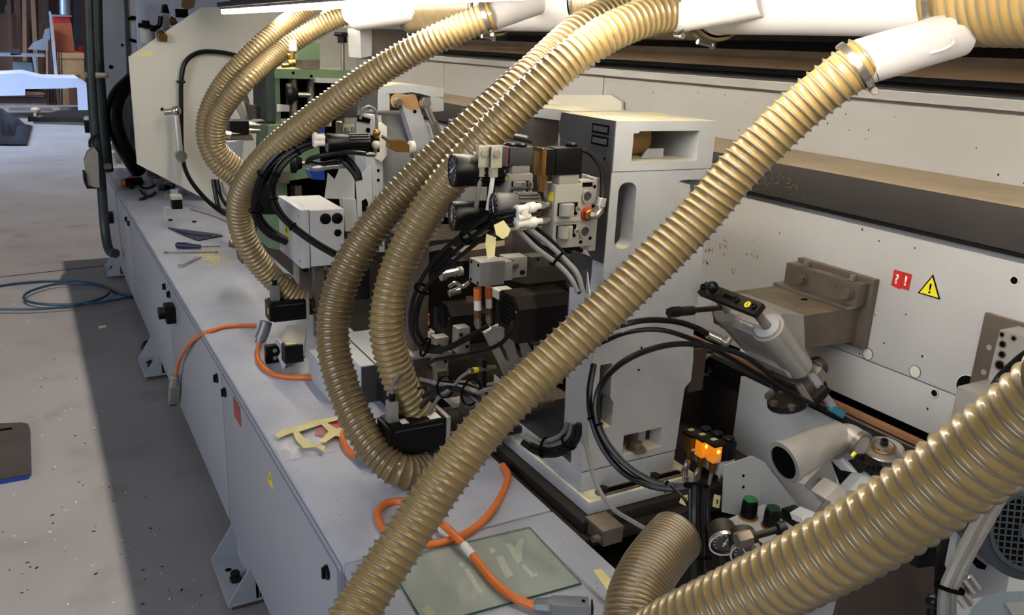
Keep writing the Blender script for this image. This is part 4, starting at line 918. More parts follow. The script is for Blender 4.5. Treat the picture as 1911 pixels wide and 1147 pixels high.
# ================================================================ UNITS IN THE DARK MIDDLE
t = Thing('grinding_unit_frame', 'dark inner frame carrying the units between the hoses and the column', 'machine frame')
t.p('back_block', B().box((.60, 2.75, .80), (1.28, 3.0, 1.32), .004), M['dirtyblack'])
t.p('base_block', B().box((.40, 2.32, .832), (1.0, 2.75, .90), .004), M['dirtyblack'])
t.p('side_rail', B().box((.45, 2.35, .90), (.50, 2.42, 1.42), .003), M['oldsteel'])
t.p('cross_beam', B().ppx([(860, 470), (1060, 440), (1075, 520), (980, 530), (870, 500)], 'y', 2.25, .06), M['oldsteel'])
t.p('cross_beam', B().ppx([(955, 430), (1065, 425), (1065, 480), (958, 492)], 'y', 2.15, .05), M['steel'])
t.p('side_rail', B().ppx([(800, 470), (850, 460), (870, 560), (800, 575)], 'y', 2.5, .06), M['blackmetal'])
t.p('base_block', B().box((.5, 2.12, .832), (.98, 2.31, .87), .004), M['oldsteel'])
def vent_motor(label, ct, cb_, r, l, y, ec, er):
    t = Thing('vented_motor', label, 'motor'); A, g = cbox(ct, cb_, r, l, y, .02); x0, x1, y0, y1, z0, z1 = g
    yd = max(y1, y0 + .14)
    t.p('motor_cover', B().prism([(x0, y0, z0), (x0, yd, z0), (x0, yd, z1 - .03), (x0, yd - .03, z1), (x0, y0 + .03, z1), (x0, y0, z1 - .03)], (x1 - x0, 0, 0)), M['dirtyblack'])
    cy, cz, R = (y0 + yd) / 2, (z0 + z1) / 2 + .01, min(yd - y0, z1 - z0) * .36
    v = t.p('vent', B().disc((x0 - .0006, cy, cz), (-1, 0, 0), R, .0008, 24), M['ink'])
    b = B()
    for k in range(-3, 4):
        h = math.sqrt(max(0, R * R - (k * R / 3.6) ** 2)); o = k * R / 3.6
        b.box((x0 - .004, cy + o - R * .04, cz - h), (x0 - .0015, cy + o + R * .04, cz + h)); b.box((x0 - .004, cy - h, cz + o - R * .04), (x0 - .0015, cy + h, cz + o + R * .04))
    t.p('vent_grille', b, M['blackmetal'], v)
    t.p('cover_screw', B().disc((x0 - .0005, y0 + .015, z1 - .04), (-1, 0, 0), .004, .002, 10), M['steel'])
    return g
vent_motor('black motor with round vent grille, right one beside the cable channel', (970, 560), (975, 640), (1066, 600), (937, 560), 1.98, 0, 0)
vent_motor('black motor with round vent grille, left one behind the orange connectors', (842, 575), (848, 635), (905, 610), (818, 560), 2.42, 0, 0)
# pale cylinder block with orange connectors
t = Thing('actuator_block', 'pale aluminium actuator block above the two orange connectors', 'actuator')
b, g = cbox((897, 490), (897, 535), (942, 510), (879, 478), 2.0, .003); x0, x1, y0, y1, z0, z1 = g
t.p('block_body', B().box((x0, y0, z0), (x1, y0 + .07, z1), .003), M['alu'])
t.p('end_plate', B().box((x1 + .001, y0 + .006, z0 + .008), (x1 + .028, y0 + .064, z1 - .006), .002), M['alu'])
t.p('link', B().cyl((x1 + .028, y0 + .035, z1 - .025), (x1 + .06, y0 + .035, z1 - .025), .010), M['steel'])
for zf in (z0 + .008, z1 - .010):
    for k in (.012, .055): t.p('corner_screw', B().disc((x0 - .0005, y0 + k, zf), (-1, 0, 0), .005, .001, 10), M['ink'])
def connector(label, px, ptop, pbot, y, r):
    a = Y(px, ptop, y); c = Y(px + 1, pbot, y); L = (a - c).length; t = Thing('cable_connector', label, 'connector')
    t.p('orange_sleeve', B().lathe(a, c - a, [(0, r), (L * .28, r), (L * .3, r * .85)], 16), M['orange'])
    t.p('clear_middle', B().lathe(a + (c - a) * .3, c - a, [(0, r * .9), (L * .24, r * .9)], 16), M['paper'])
    t.p('orange_sleeve', B().lathe(a + (c - a) * .54, c - a, [(0, r), (L * .18, r)], 16), M['amber'])
    t.p('nut', B().lathe(a + (c - a) * .72, c - a, [(0, r * .85), (L * .16, r), (L * .28, r * .6)], 10), M['steel'])
connector('orange and clear cable connector under the actuator block, left one', 891, 537, 612, 2.03, .0115)
connector('orange and clear cable connector under the actuator block, right one', 912, 535, 606, 2.05, .0105)
connector('orange and clear connector seen through the cable loop, left one', 777, 588, 622, 2.5, .014)
connector('orange and clear connector seen through the cable loop, right one', 794, 586, 622, 2.5, .014)
# cast arm with triangular openings
t = Thing('spoked_arm', 'pale cast arm with triangular openings in front of the black motor', 'cast arm')
hol = [[(925, 632), (937, 640), (950, 660), (953, 675), (944, 672)], [(958, 630), (970, 628), (980, 668), (974, 672), (965, 660)], [(955, 695), (968, 686), (985, 690), (995, 705), (990, 722), (972, 728), (958, 715)]]
t.p('arm_plate', B().ppx([(905, 622), (918, 612), (948, 612), (985, 640), (1020, 700), (1022, 730), (975, 750), (962, 740), (935, 680)], 'y', 2.06, .02, hol), M['alu'])
a = Y(925, 620, 2.06); c = Y(950, 612, 2.06)
t.p('arm_tube', B().cyl(Y(932, 622, 2.09), Y(975, 612, 2.30), .03, n=24), M['alu'])
t.p('hub', B().cyl(Y(975, 708, 2.05), Y(975, 708, 1.99), .016, n=18).hexa(Y(975, 708, 1.99), (0, -1, 0), .012, .012, True), M['blackmetal'])
t.p('pivot_rod', B().cyl(Y(975, 708, 2.0), Y(1020, 688, 1.96), .012, n=14), M['steel'])
# sensors
def barrel(label, p0, p1, r, y0, y1):
    a = Y(p0[0], p0[1], y0); c = Y(p1[0], p1[1], y1); L = (c - a).length; t = Thing('barrel_sensor', label, 'sensor')
    t.p('threaded_barrel', B().lathe(a, c - a, [(k * L / 16, r * (1 if k % 2 else .92)) for k in range(17)], 16), M['steel'])
    t.p('yellow_ring', B().lathe(a + (c - a) * .15, c - a, [(0, r * 1.06), (L * .18, r * 1.06)], 16), M['yellow'])
    t.p('lock_nut', B().hexa(a + (c - a) * .62, c - a, r * 1.5, .006), M['steel'])
    t.p('sensing_tip', B().cyl(c, c + (c - a).normalized() * .003, r * .9, n=16), M['orange'])
barrel('steel barrel sensor with yellow ring and orange tip on a black bracket', (875, 692), (922, 685), .008, 1.98, 2.0)
barrel('short steel barrel sensor with yellow ring on a pale bracket near the foreground hose', (921, 724), (940, 722), .009, 1.93, 1.94)
one('sensor_bracket', 'thin black upright bracket holding the orange-tipped sensor', 'bracket', B().ppx([(900, 672), (908, 672), (908, 722), (900, 722)], 'y', 1.985, .03), M['blackmetal'])
one('sensor_bracket', 'small pale triangular bracket holding the short sensor', 'bracket', B().ppx([(923, 698), (960, 728), (950, 745), (935, 750), (922, 722)], 'y', 1.96, .003), M['boxgrey'])
# assorted blocks visible in the gaps
for k, (px0, py0, px1, py1, y, dep, mm, lab) in enumerate([
    (853, 610, 878, 660, 2.20, .04, 'alu', 'upright aluminium block left of the spoked arm'),
    (770, 655, 845, 672, 2.30, .08, 'alu', 'low aluminium rail behind the cable loop'),
    (812, 628, 838, 690, 2.28, .04, 'alu', 'narrow aluminium block right of the cable loop'),
    (770, 618, 812, 640, 2.48, .05, 'whiteplastic', 'white terminal strip under the far orange connectors'),
    (815, 690, 838, 740, 2.22, .04, 'steel', 'steel upright with bolt holes behind the cable bundle'),
    (800, 500, 860, 560, 2.62, .05, 'dirtyblack', 'dark block behind the left cable loop'),
    (852, 485, 878, 520, 2.12, .06, 'blackplastic', 'black valve body left of the actuator block'),
    (664, 500, 690, 560, 2.9, .08, 'blackmetal', 'dark block between the two middle hoses'),
    (930, 540, 960, 560, 2.10, .05, 'whiteplastic', 'pale lug right of the orange connectors'),
    (990, 475, 1040, 500, 2.05, .05, 'steel', 'steel slide block under the valve cables'),
    (945, 478, 985, 520, 2.04, .05, 'alu', 'aluminium clamp block right of the actuator'),
    (775, 700, 800, 760, 2.55, .06, 'blackmetal', 'dark upright behind the right middle hose'),
    (850, 740, 925, 765, 2.18, .10, 'whiteplastic', 'pale plate below the cable bundle'),
    (1000, 640, 1060, 700, 2.10, .08, 'dirtyblack', 'dark housing below the right vented motor'),
    (560, 480, 600, 560, 3.6, .1, 'steel', 'steel leg frame under the junction box'),
    (600, 500, 650, 560, 3.5, .1, 'dirtyblack', 'dark housing under the junction box'),
    ]):
    a = Y(px0, py1, y); c = Y(px1, py0, y)
    t = Thing('machine_block', lab, 'machine block')
    t.p('block', B().box((a.x, y, a.z), (c.x, y + dep, c.z), .003), M[mm])
    h = (c.z - a.z); wv = (c.x - a.x)
    t.p('bolt', B().hexa((a.x + wv * .25, y, a.z + h * .75), (0, -1, 0), min(h, wv) * .13, .005, True), M['blackmetal'])
    t.p('bolt', B().hexa((a.x + wv * .75, y, a.z + h * .25), (0, -1, 0), min(h, wv) * .13, .005, True), M['blackmetal'])
one('steel_cylinder', 'bright short pneumatic cylinder left of the actuator block', 'cylinder', B().cyl(Y(830, 512, 2.1), Y(855, 506, 2.1), .011, n=18).cyl(Y(822, 514, 2.1), Y(830, 512, 2.1), .016, n=18).cyl(Y(855, 506, 2.1), Y(862, 505, 2.1), .014, n=18), M['brightsteel'])
one('hose_clip', 'bright clamp lever between cylinder and left vented motor', 'clamp', B().tube([Y(838, 535, 2.2), Y(850, 528, 2.2), Y(862, 535, 2.2), Y(875, 527, 2.2)], .007).cyl(Y(838, 548, 2.2), Y(858, 541, 2.2), .010), M['brightsteel'])
# masking tape tags
t = Thing('tape_tag', 'folded masking tape tag hanging from the cables below the gauges', 'tape')
t.p('tape_strip', B().ppx([(908, 436), (926, 443), (923, 478), (910, 484), (906, 455)], 'd', 1.84, .001), M['tape'])
t.p('tape_strip', B().ppx([(922, 420), (940, 411), (953, 428), (948, 440), (938, 446), (926, 438)], 'd', 1.82, .001), M['tape'])
# ================================================================ CABLES AND AIR LINES
S = lambda l: [D(*p) for p in l]
bundle('black air lines curving from the white fittings down and round into a loop',
  [(S([(962, 393, 1.86), (925, 400, 1.88), (880, 425, 1.92), (830, 465, 1.98), (790, 515, 2.03), (768, 570, 2.07), (768, 620, 2.1), (790, 648, 2.12), (830, 652, 2.14), (870, 634, 2.15), (897, 617, 2.15)]), .0055, 'rubber'),
   (S([(962, 400, 1.87), (928, 412, 1.89), (890, 436, 1.93), (842, 476, 1.99), (804, 524, 2.04), (782, 570, 2.08), (778, 615, 2.11), (798, 642, 2.13), (832, 648, 2.15), (872, 628, 2.16), (912, 608, 2.16)]), .0055, 'rubber'),
   (S([(958, 419, 1.87), (935, 422, 1.88), (900, 445, 1.92), (848, 487, 1.97), (800, 530, 2.02), (774, 580, 2.05), (772, 628, 2.08), (795, 654, 2.1), (826, 657, 2.12)]), .005, 'rubber')],
  ties=(.12, .24, .45, .72))
bundle('black and grey cables dropping from behind the valves into the cable channel',
  [(S([(968, 430, 1.90), (1000, 462, 1.90), (1040, 492, 1.90), (1066, 520, 1.89), (1078, 545, 1.89)]), .0058, 'greycable'),
   (S([(985, 425, 1.91), (1020, 452, 1.91), (1058, 488, 1.90), (1078, 512, 1.89), (1088, 545, 1.89)]), .0062, 'greycable'),
   (S([(975, 432, 1.92), (1012, 462, 1.92), (1050, 495, 1.91), (1072, 525, 1.90), (1082, 548, 1.90)]), .005, 'rubber'),
   (S([(1000, 425, 1.93), (1035, 455, 1.93), (1062, 485, 1.92), (1082, 520, 1.91)]), .005, 'rubber')], ties=(.5,))
cable('air_hose', 'black air hose sagging across the dark gap above the sensors', 'hose', S([(780, 690, 2.3), (810, 672, 2.2), (850, 665, 2.15), (900, 655, 2.12), (935, 640, 2.1), (952, 618, 2.1), (958, 600, 2.12)]), .0055, 'rubber')
bundle('tangle of grey and black sensor cables below the sensors',
  [(S([(785, 707, 2.2), (820, 716, 2.1), (860, 722, 2.05), (885, 735, 2.02), (905, 728, 2.0), (922, 724, 1.98)]), .0052, 'greycable'),
   (S([(790, 740, 2.2), (815, 722, 2.12), (850, 724, 2.05), (890, 740, 2.0), (920, 755, 1.98), (945, 765, 1.98)]), .006, 'rubber'),
   (S([(786, 760, 2.2), (810, 735, 2.12), (835, 725, 2.08), (870, 735, 2.0), (905, 760, 1.98), (930, 780, 1.98)]), .0055, 'rubber'),
   (S([(780, 725, 2.25), (815, 712, 2.15), (860, 715, 2.08), (895, 725, 2.04), (925, 745, 2.0)]), .004, 'rubber'),
   (S([(800, 770, 2.2), (820, 740, 2.1), (845, 722, 2.06), (860, 704, 2.03), (876, 693, 2.0)]), .0045, 'greycable')], ties=(.25, .6))
bundle('bundle of grey and black cables sagging out of the channel over the column base',
  [(S([(1080, 790, 1.95), (1078, 815, 1.96), (1060, 838, 1.98), (1030, 848, 2.0), (1000, 842, 2.02), (975, 825, 2.04)]), .008, 'rubber'),
   (S([(1068, 790, 1.96), (1062, 812, 1.97), (1042, 828, 2.0), (1015, 832, 2.02), (990, 822, 2.03), (972, 812, 2.04)]), .006, 'greycable'),
   (S([(1060, 785, 1.97), (1052, 806, 1.99), (1030, 820, 2.01), (1005, 822, 2.03), (980, 810, 2.05)]), .006, 'greycable'),
   (S([(1073, 792, 1.95), (1068, 815, 1.96), (1048, 832, 1.99), (1020, 838, 2.01), (990, 828, 2.02)]), .005, 'rubber')], ties=(.35, .75))
cable('signal_cable', 'grey cable dropping past the column base towards the short brown hose', 'cable', S([(1090, 815, 1.93), (1098, 850, 1.93), (1112, 900, 1.92), (1140, 945, 1.88), (1180, 972, 1.82), (1225, 998, 1.75), (1260, 1030, 1.7)]), .005, 'greycable', )
cable('air_hose', 'thick black air hose arching from the casting behind the diagonal hose, upper one', 'hose', S([(1120, 620, 1.95), (1165, 605, 1.95), (1210, 597, 1.97), (1262, 600, 2.0), (1300, 612, 2.03), (1326, 626, 2.05)]), .0072, 'rubber')
cable('air_hose', 'black air hose running to the casting, lower one under the thick hose', 'hose', S([(1120, 640, 1.97), (1170, 620, 1.97), (1230, 615, 1.98), (1290, 632, 2.0), (1340, 655, 2.05), (1400, 690, 2.1), (1470, 730, 2.12), (1520, 755, 2.12)]), .006, 'rubber')
cable('air_hose', 'black air hose making a wide loop right of the column down to the valve plugs', 'hose', S([(1440, 700, 2.1), (1385, 662, 2.05), (1320, 645, 1.98), (1250, 643, 1.92), (1180, 665, 1.87), (1130, 705, 1.85), (1112, 755, 1.84), (1124, 810, 1.83), (1160, 860, 1.8), (1205, 892, 1.77), (1245, 905, 1.75), (1300, 908, 1.72)]), .0070, 'rubber', ties=(.62, .93))
cable('air_hose', 'black air hose beside the wide loop, nearer the column face', 'hose', S([(1108, 680, 1.9), (1100, 730, 1.87), (1104, 780, 1.85), (1125, 835, 1.83), (1162, 880, 1.8), (1210, 905, 1.76), (1260, 912, 1.73), (1300, 905, 1.72)]), .0070, 'rubber', ties=(.3,))
cable('air_hose', 'thin black line falling from the wide loop with a small hook end', 'hose', S([(1252, 905, 1.73), (1280, 935, 1.7), (1296, 975, 1.68), (1305, 1000, 1.66), (1312, 1008, 1.66), (1314, 998, 1.66)]), .0035, 'rubber')
bundle('vertical black cable trunk below the amber valve plugs',
  [(S([(1298, 900, 1.68), (1297, 960, 1.66), (1298, 1040, 1.64), (1300, 1130, 1.62), (1300, 1200, 1.6)]), .009, 'rubber'),
   (S([(1310, 905, 1.69), (1308, 960, 1.67), (1308, 1040, 1.65), (1312, 1140, 1.63)]), .008, 'blackplastic'),
   (S([(1288, 912, 1.70), (1290, 980, 1.68), (1306, 1040, 1.66), (1318, 1090, 1.64), (1306, 1140, 1.62)]), .005, 'rubber'),
   (S([(1318, 910, 1.70), (1322, 980, 1.68), (1344, 1040, 1.66), (1350, 1090, 1.64), (1330, 1140, 1.62)]), .006, 'rubber'),
   (S([(1360, 1060, 1.62), (1358, 1100, 1.62), (1335, 1135, 1.6)]), .006, 'rubber')], ties=(.02, .55))
bundle('thick black cable bundle round the curve beside the far tan hose',
  [(S([(600, 253, 3.0), (560, 265, 3.0), (520, 288, 3.0), (490, 325, 3.02), (475, 370, 3.06), (477, 405, 3.1), (500, 435, 3.15), (535, 452, 3.2)]), .013, 'rubber'),
   (S([(600, 258, 3.02), (562, 272, 3.02), (528, 294, 3.03), (500, 328, 3.05), (484, 368, 3.08), (484, 400, 3.12), (505, 428, 3.17), (535, 447, 3.2)]), .010, 'rubber')], ties=(.2, .45, .7))
bundle('pair of thin glossy black lines curving over the junction box',
  [(S([(600, 262, 2.95), (560, 275, 2.95), (525, 300, 2.96), (506, 335, 2.98), (506, 368, 3.0), (520, 400, 3.0), (550, 430, 3.0), (590, 458, 3.0), (625, 478, 3.0)]), .007, 'rubber'),
   (S([(600, 268, 2.96), (565, 281, 2.96), (533, 305, 2.97), (514, 337, 2.99), (513, 368, 3.01), (527, 398, 3.01), (556, 426, 3.01), (596, 454, 3.01), (628, 472, 3.01)]), .007, 'rubber')], ties=(.15, .35, .55, .75))
# floor hose
bh = [(-60, 548), (0, 533), (60, 526), (120, 524), (180, 530), (215, 545), (240, 553), (262, 560)]
cable('air_hose', 'long dark blue air hose looped on the floor, outer run', 'hose', [Z(x, y, .012) for x, y in bh], .010, 'bluehose')
cable('air_hose', 'dark blue air hose coil lying inside the long floor hose', 'hose', [Z(x, y, .03) for x, y in [(255, 551), (200, 562), (150, 567), (90, 568), (52, 562), (45, 552), (62, 541), (105, 530), (160, 529), (198, 537), (203, 547), (185, 558), (140, 570), (90, 575), (40, 577), (-40, 576)]], .010, 'bluehose')
cable('air_hose', 'short blue hose loop behind the middle cabinet foot', 'hose', [Z(285, 634, .03), Z(270, 640, .04), Z(266, 652, .05), Z(276, 660, .04)], .012, 'bluehose')
# ================================================================ RIGHT SIDE: CLAMPED UNIT ON THE PANEL
t = Thing('trimming_arm', 'dusty steel arm box bolted to the back panel carrying the tilted casting', 'machine arm')
ya_, yb_ = 1.456, 1.728
mp = t.p('mount_plate', B().box((1.425, ya_, 1.235), (1.449, yb_, 1.438), .002), M['oldsteel'])
cb2 = t.p('clamp_bar', B().box((1.385, ya_ + .012, 1.362), (1.424, yb_ + .004, 1.425), .002), M['oldsteel'])
for yy in (1.50, 1.665):
    t.p('hex_bolt', B().disc((1.385, yy, 1.392), (-1, 0, 0), .020, .004).hexa((1.381, yy, 1.392), (-1, 0, 0), .017, .014), M['oldsteel'], cb2)
    t.p('set_screw', B().hexa((1.405, yy + .01, 1.426), (0, 0, 1), .009, .014).disc((1.405, yy + .01, 1.426), (0, 0, 1), .013, .003), M['steel'], cb2)
    t.p('tapped_hole', B().pipe((1.3848, yy + .045, 1.402), (1.3835, yy + .045, 1.402), .006, .003, 14), M['steel'], cb2)
def Yx(px, py, y): return Y(px, py, y)
nearL = Y(1480, 655, 1.485)
ab_ = t.p('arm_box', B().prism([(1.424, 1.485, 1.250), (1.424, 1.485, 1.352), (1.135, 1.485, 1.352), (1.115, 1.485, 1.335), (1.13, 1.485, 1.262)], (0, .255, 0)), M['oldsteel'])
t.p('step_plate', B().box((1.36, 1.478, 1.353), (1.424, 1.748, 1.362), .001), M['steel'])
t.p('cover_hole', B().prism([(1.33 + .012 * math.cos(k * PI / 6), 1.60 + .008 * math.sin(k * PI / 6), 1.3525) for k in range(12)], (0, 0, .0008)), M['ink'], ab_)
# tilted casting: local frame, axis w runs down-right
T0 = Vector((1.05, 1.525, 1.342)); T1 = Vector((1.232, 1.525, 1.170)); wv = (T1 - T0).normalized(); LW = (T1 - T0).length
vv = Vector((0, 1, 0)); uu = vv.cross(wv).normalized()
FM = Matrix.Identity(4)
for i in range(3): FM[i][0] = uu[i]; FM[i][1] = vv[i]; FM[i][2] = wv[i]; FM[i][3] = T0[i]
t = Thing('tilted_casting', 'pale tilted casting with two bushings in front of the arm box', 'casting')
def fb(): return B(FM)
t.p('main_barrel', fb().cyl((0.0, -.07, -.01), (.0, -.07, LW * .70), .043, .038, n=32), M['alu'])
t.p('main_barrel', fb().cyl((0.0, .07, -.02), (.0, .07, LW * .66), .040, .036, n=32), M['alu'])
t.p('web', fb().box((-.030, -.06, .0), (.032, .07, LW * .6), .010), M['alu'])
t.p('base_web', fb().box((-.042, -.085, LW * .50), (.046, .09, LW * .68), .014), M['alu'])
t.p('neck', B().prism([Y(1425, 612, 1.47), Y(1462, 585, 1.47), Y(1500, 588, 1.47), Y(1503, 655, 1.47), Y(1478, 668, 1.47), Y(1448, 655, 1.47)], (0, .21, 0)), M['alu'])
for yy in (-.07, .07):
    t.p('bushing', fb().pipe((0, yy, -.012), (0, yy, -.018), .034, .013, 24), M['castplain'])
    t.p('guide_rod', fb().cyl((0, yy, -.09), (0, yy, LW * .9), .012, n=18), M['steel'])
t.p('foot_block', fb().box((-.040, -.10, LW * .86), (.036, .02, LW * 1.04), .003), M['steel'])
t.p('foot_block', fb().box((-.030, .025, LW * .70), (.030, .10, LW * 1.0), .003), M['dirtyblack'])
# dark indicator bar with ball knob
t = Thing('stop_bar', 'dark steel bar with black ball knob and yellow number discs across the casting', 'bar')
bb0 = fb().box((-.019, -.095, -.105), (.019, .115, -.086), .002); t.p('bar', bb0, M['dirtyblack'])
t.p('bar_slot', fb().box((-.006, -.01, -.1056), (.006, .03, -.1051)), M['ink'])
for yy in (-.082, -.022, .103): t.p('socket_screw', fb().hexa((.0, yy, -.105), (0, 0, -1), .008, .010, True), M['blackmetal'])
for yy, s in ((-.058, '2'), (.078, '1')):
    d_ = t.p('number_disc', fb().disc((0, yy, -.1053), (0, 0, -1), .009, .001, 20), M['yellow'], label='yellow number disc')
    if s == '2':
        c_ = FM @ Vector((0, yy, -.1066)); t.p('digit', textb('2', .012, c_, -vv, uu if uu.z > 0 else -uu, .0002), M['ink'], d_)
t.p('ball_knob', B().sph(FM @ Vector((0, .055, -.128)), .0165, 28), M['rubber'])
t.p('knob_collar', fb().cyl((0, .055, -.105), (0, .055, -.115), .009, n=16), M['steel'])
t = Thing('adjusting_spindle', 'dark square-ended adjusting spindle pointing left from the casting', 'spindle')
a = Y(1345, 574, 1.56); c = Y(1250, 583, 1.56); d = (c - a).normalized(); L = (c - a).length
t.p('rod', B().cyl(a, a + d * L * .6, .007, n=16), M['dirtyblack'])
t.p('socket', B().cyl(a + d * L * .55, a + d * L * .85, .012, n=18, bev=.001), M['dirtyblack'])
t.p('square_end', B().hexa(a + d * L * .82, d, .0145, L * .2), M['blackmetal'])
t = Thing('hose_fitting', 'bright elbow hose fitting at the left side of the casting', 'fitting')
t.p('ferrule', B().cyl(D(1320, 623, 2.05), D(1345, 634, 2.05), .011, n=18, bev=.001), M['brightsteel'])
t.p('elbow', B().tube([D(1345, 634, 2.05), D(1355, 640, 2.05), D(1362, 630, 2.05)], .009, n=12), M['steel'])
t = Thing('cutter_head', 'dark round cutter head with steel segments under the tilted casting', 'cutter head')
h0 = FM @ Vector((0, -.02, LW * 1.02))
t.p('head_body', B(FM).lathe((0, .0, LW * 1.05), (0, 0, 1), [(0, .05), (.01, .066), (.03, .066), (.045, .045), (.06, .02)], 24), M['dirtyblack'])
for k in range(9):
    a = 2 * PI * k / 9; q = Vector((math.cos(a) * .063, math.sin(a) * .063, LW * 1.05 + .018)); 
    t.p('cutter_segment', B(FM).cyl(q, q + Vector((-math.sin(a), math.cos(a), .2)) * .022, .010, .006, n=10), M['brightsteel'] if k % 3 == 0 else M['oldsteel'])
for k in range(5):
    a = 2 * PI * k / 5 + .4; t.p('socket_screw', B(FM).hexa((math.cos(a) * .04, math.sin(a) * .04, LW * 1.048), (0, 0, -1), .007, .008, True), M['blackmetal'])
t.p('clamp_jaw', B().ppx([(1488, 672), (1502, 662), (1532, 684), (1545, 722), (1540, 742), (1520, 750), (1500, 728)], 'y', 1.50, .05), M['dirtyblack'])
cr = Y(1522, 692, 1.54)
t.p('steel_ring', B().pipe(cr, cr + V3(.004, .014, .003), .040, .031, 32), M['brightsteel'], label='bright steel ring')
for (px, py) in ((1500, 667), (1530, 690), (1538, 738), (1512, 742)): t.p('socket_screw', B().hexa(Y(px, py, 1.50), (-.2, -1, .2), .008, .009, True), M['blackmetal'])
for (px, py) in ((1440, 738), (1462, 752), (1490, 750)): t.p('side_segment', B().cb(Y(px, py, 1.62), (.030, .03, .022), .004, Matrix.Rotation(px * .1, 3, 'Y')), M['steel'])
t = Thing('lower_cutter', 'dark round cutter with bright rim hanging at the lower left of the casting', 'cutter head')
c = D(1468, 742, 2.28)
t.p('disc_body', B().lathe(c, (.2, -.1, -1), [(0, .035), (.006, .052), (.022, .052), (.03, .03)], 28), M['dirtyblack'])
t.p('bright_rim', B().pipe(c + V3(.004, -.002, -.024), c + V3(.005, -.003, -.030), .044, .034, 28), M['brightsteel'])
for k in range(6):
    a = k * PI / 3; t.p('segment', B().cb(c + V3(math.cos(a) * .046, math.sin(a) * .046, -.008), (.016, .016, .016), .003), M['oldsteel'])
t = Thing('feeler_shoe', 'pale steel copying shoe with a blue film tip above the workpiece', 'shoe')
t.p('shoe_plate', B().ppx([(1510, 700), (1522, 697), (1545, 728), (1534, 740)], 'y', 1.42, .010), M['castplain'])
t.p('curved_tongue', B().ppx([(1546, 735), (1552, 742), (1562, 758), (1575, 770), (1568, 776), (1552, 765), (1540, 745)], 'y', 1.42, .012), M['castplain'])
t.p('clamp_piece', B().ppx([(1520, 745), (1545, 722), (1552, 728), (1528, 756)], 'y', 1.40, .03), M['dirtyblack'])
t.p('blue_tip', B().ppx([(1557, 757), (1580, 768), (1573, 781), (1552, 768)], 'y', 1.415, .016), M['bluefilm'], label='blue film tip')
one('guide_blade', 'thin bright blade running down to the lower fitting of the casting', 'blade', B().cyl(D(1490, 718, 2.2), D(1512, 752, 2.2), .010, n=12), M['steel'])
# dark sheet and extraction mouth behind the column
t = Thing('extraction_hood', 'dark brown sheet hood with a round pipe mouth right of the column', 'extraction hood')
yh = 1.98
t.p('hood_sheet', B().ppx([(1250, 650), (1285, 640), (1420, 690), (1418, 725), (1392, 860), (1380, 960), (1250, 990)], 'y', yh, .012), M['brownplate'])
c0 = Y(1324, 682, yh - .02)
t.p('pipe_mouth', B().pipe(c0, c0 + V3(.0, .09, .0), .037, .030, 36), M['alu'])
t.p('pipe_body', B().cyl(c0 + V3(.0, .02, 0), Y(1425, 705, yh + .12), .036, .03, n=32), M['brownplate'])
t.p('pipe_dark', B().disc(c0 + V3(0, .006, 0), (0, 1, 0), .0302, .002, 28), M['ink'])  # black disc paints the dark inside of the pipe
# right mount plate with perforated block
t = Thing('right_mount', 'steel mounting block with stacked screw holes at the right frame edge', 'mounting block')
t.p('base_plate', B().box((1.435, .80, 1.20), (1.449, 1.144, 1.437), .002), M['oldsteel'])
for (px, py) in ((1846, 648), (1836, 694)):
    q = X(px, py, 1.4345); t.p('hole', B().disc(q, (-1, 0, 0), .007, .001, 16), M['alu'])
bt = X(1866, 615, 1.36)
t.p('block', B().prism([(1.36, bt.y, bt.z), (1.36, .70, bt.z), (1.36, .70, bt.z - .30), (1.36, bt.y + .004, bt.z - .30)], (.074, 0, 0)), M['alu'])
for (px, py, r) in ((1870, 624, .006), (1892, 631, .006), (1871, 642, .0085), (1870, 661, .0085), (1866, 681, .012)):
    q = X(px, py, 1.3595); h = t.p('hole_ring', B().pipe(q, q + V3(-.001, 0, 0), r + .0012, r * .8, 18), M['steel'])
    t.p('screw_hole', B().disc(q, (-1, 0, 0), r * .8, .0006, 16), M['ink'], h)
q = X(1812, 714, 1.30)
t.p('step_block', B().box((1.25, q.y - .14, q.z - .10), (1.36, q.y - .0, q.z), .002), M['alu'])
t.p('step_bolt', B().hexa((1.30, q.y - .06, q.z), (0, 0, 1), .013, .012), M['steel'])
cable('air_hose', 'black hose curving into the frame at the right mounting block', 'hose', [D(1850, 730, 1.5), D(1865, 705, 1.5), D(1890, 680, 1.48), D(1925, 655, 1.45), D(1990, 640, 1.4)], .0075, 'rubber')
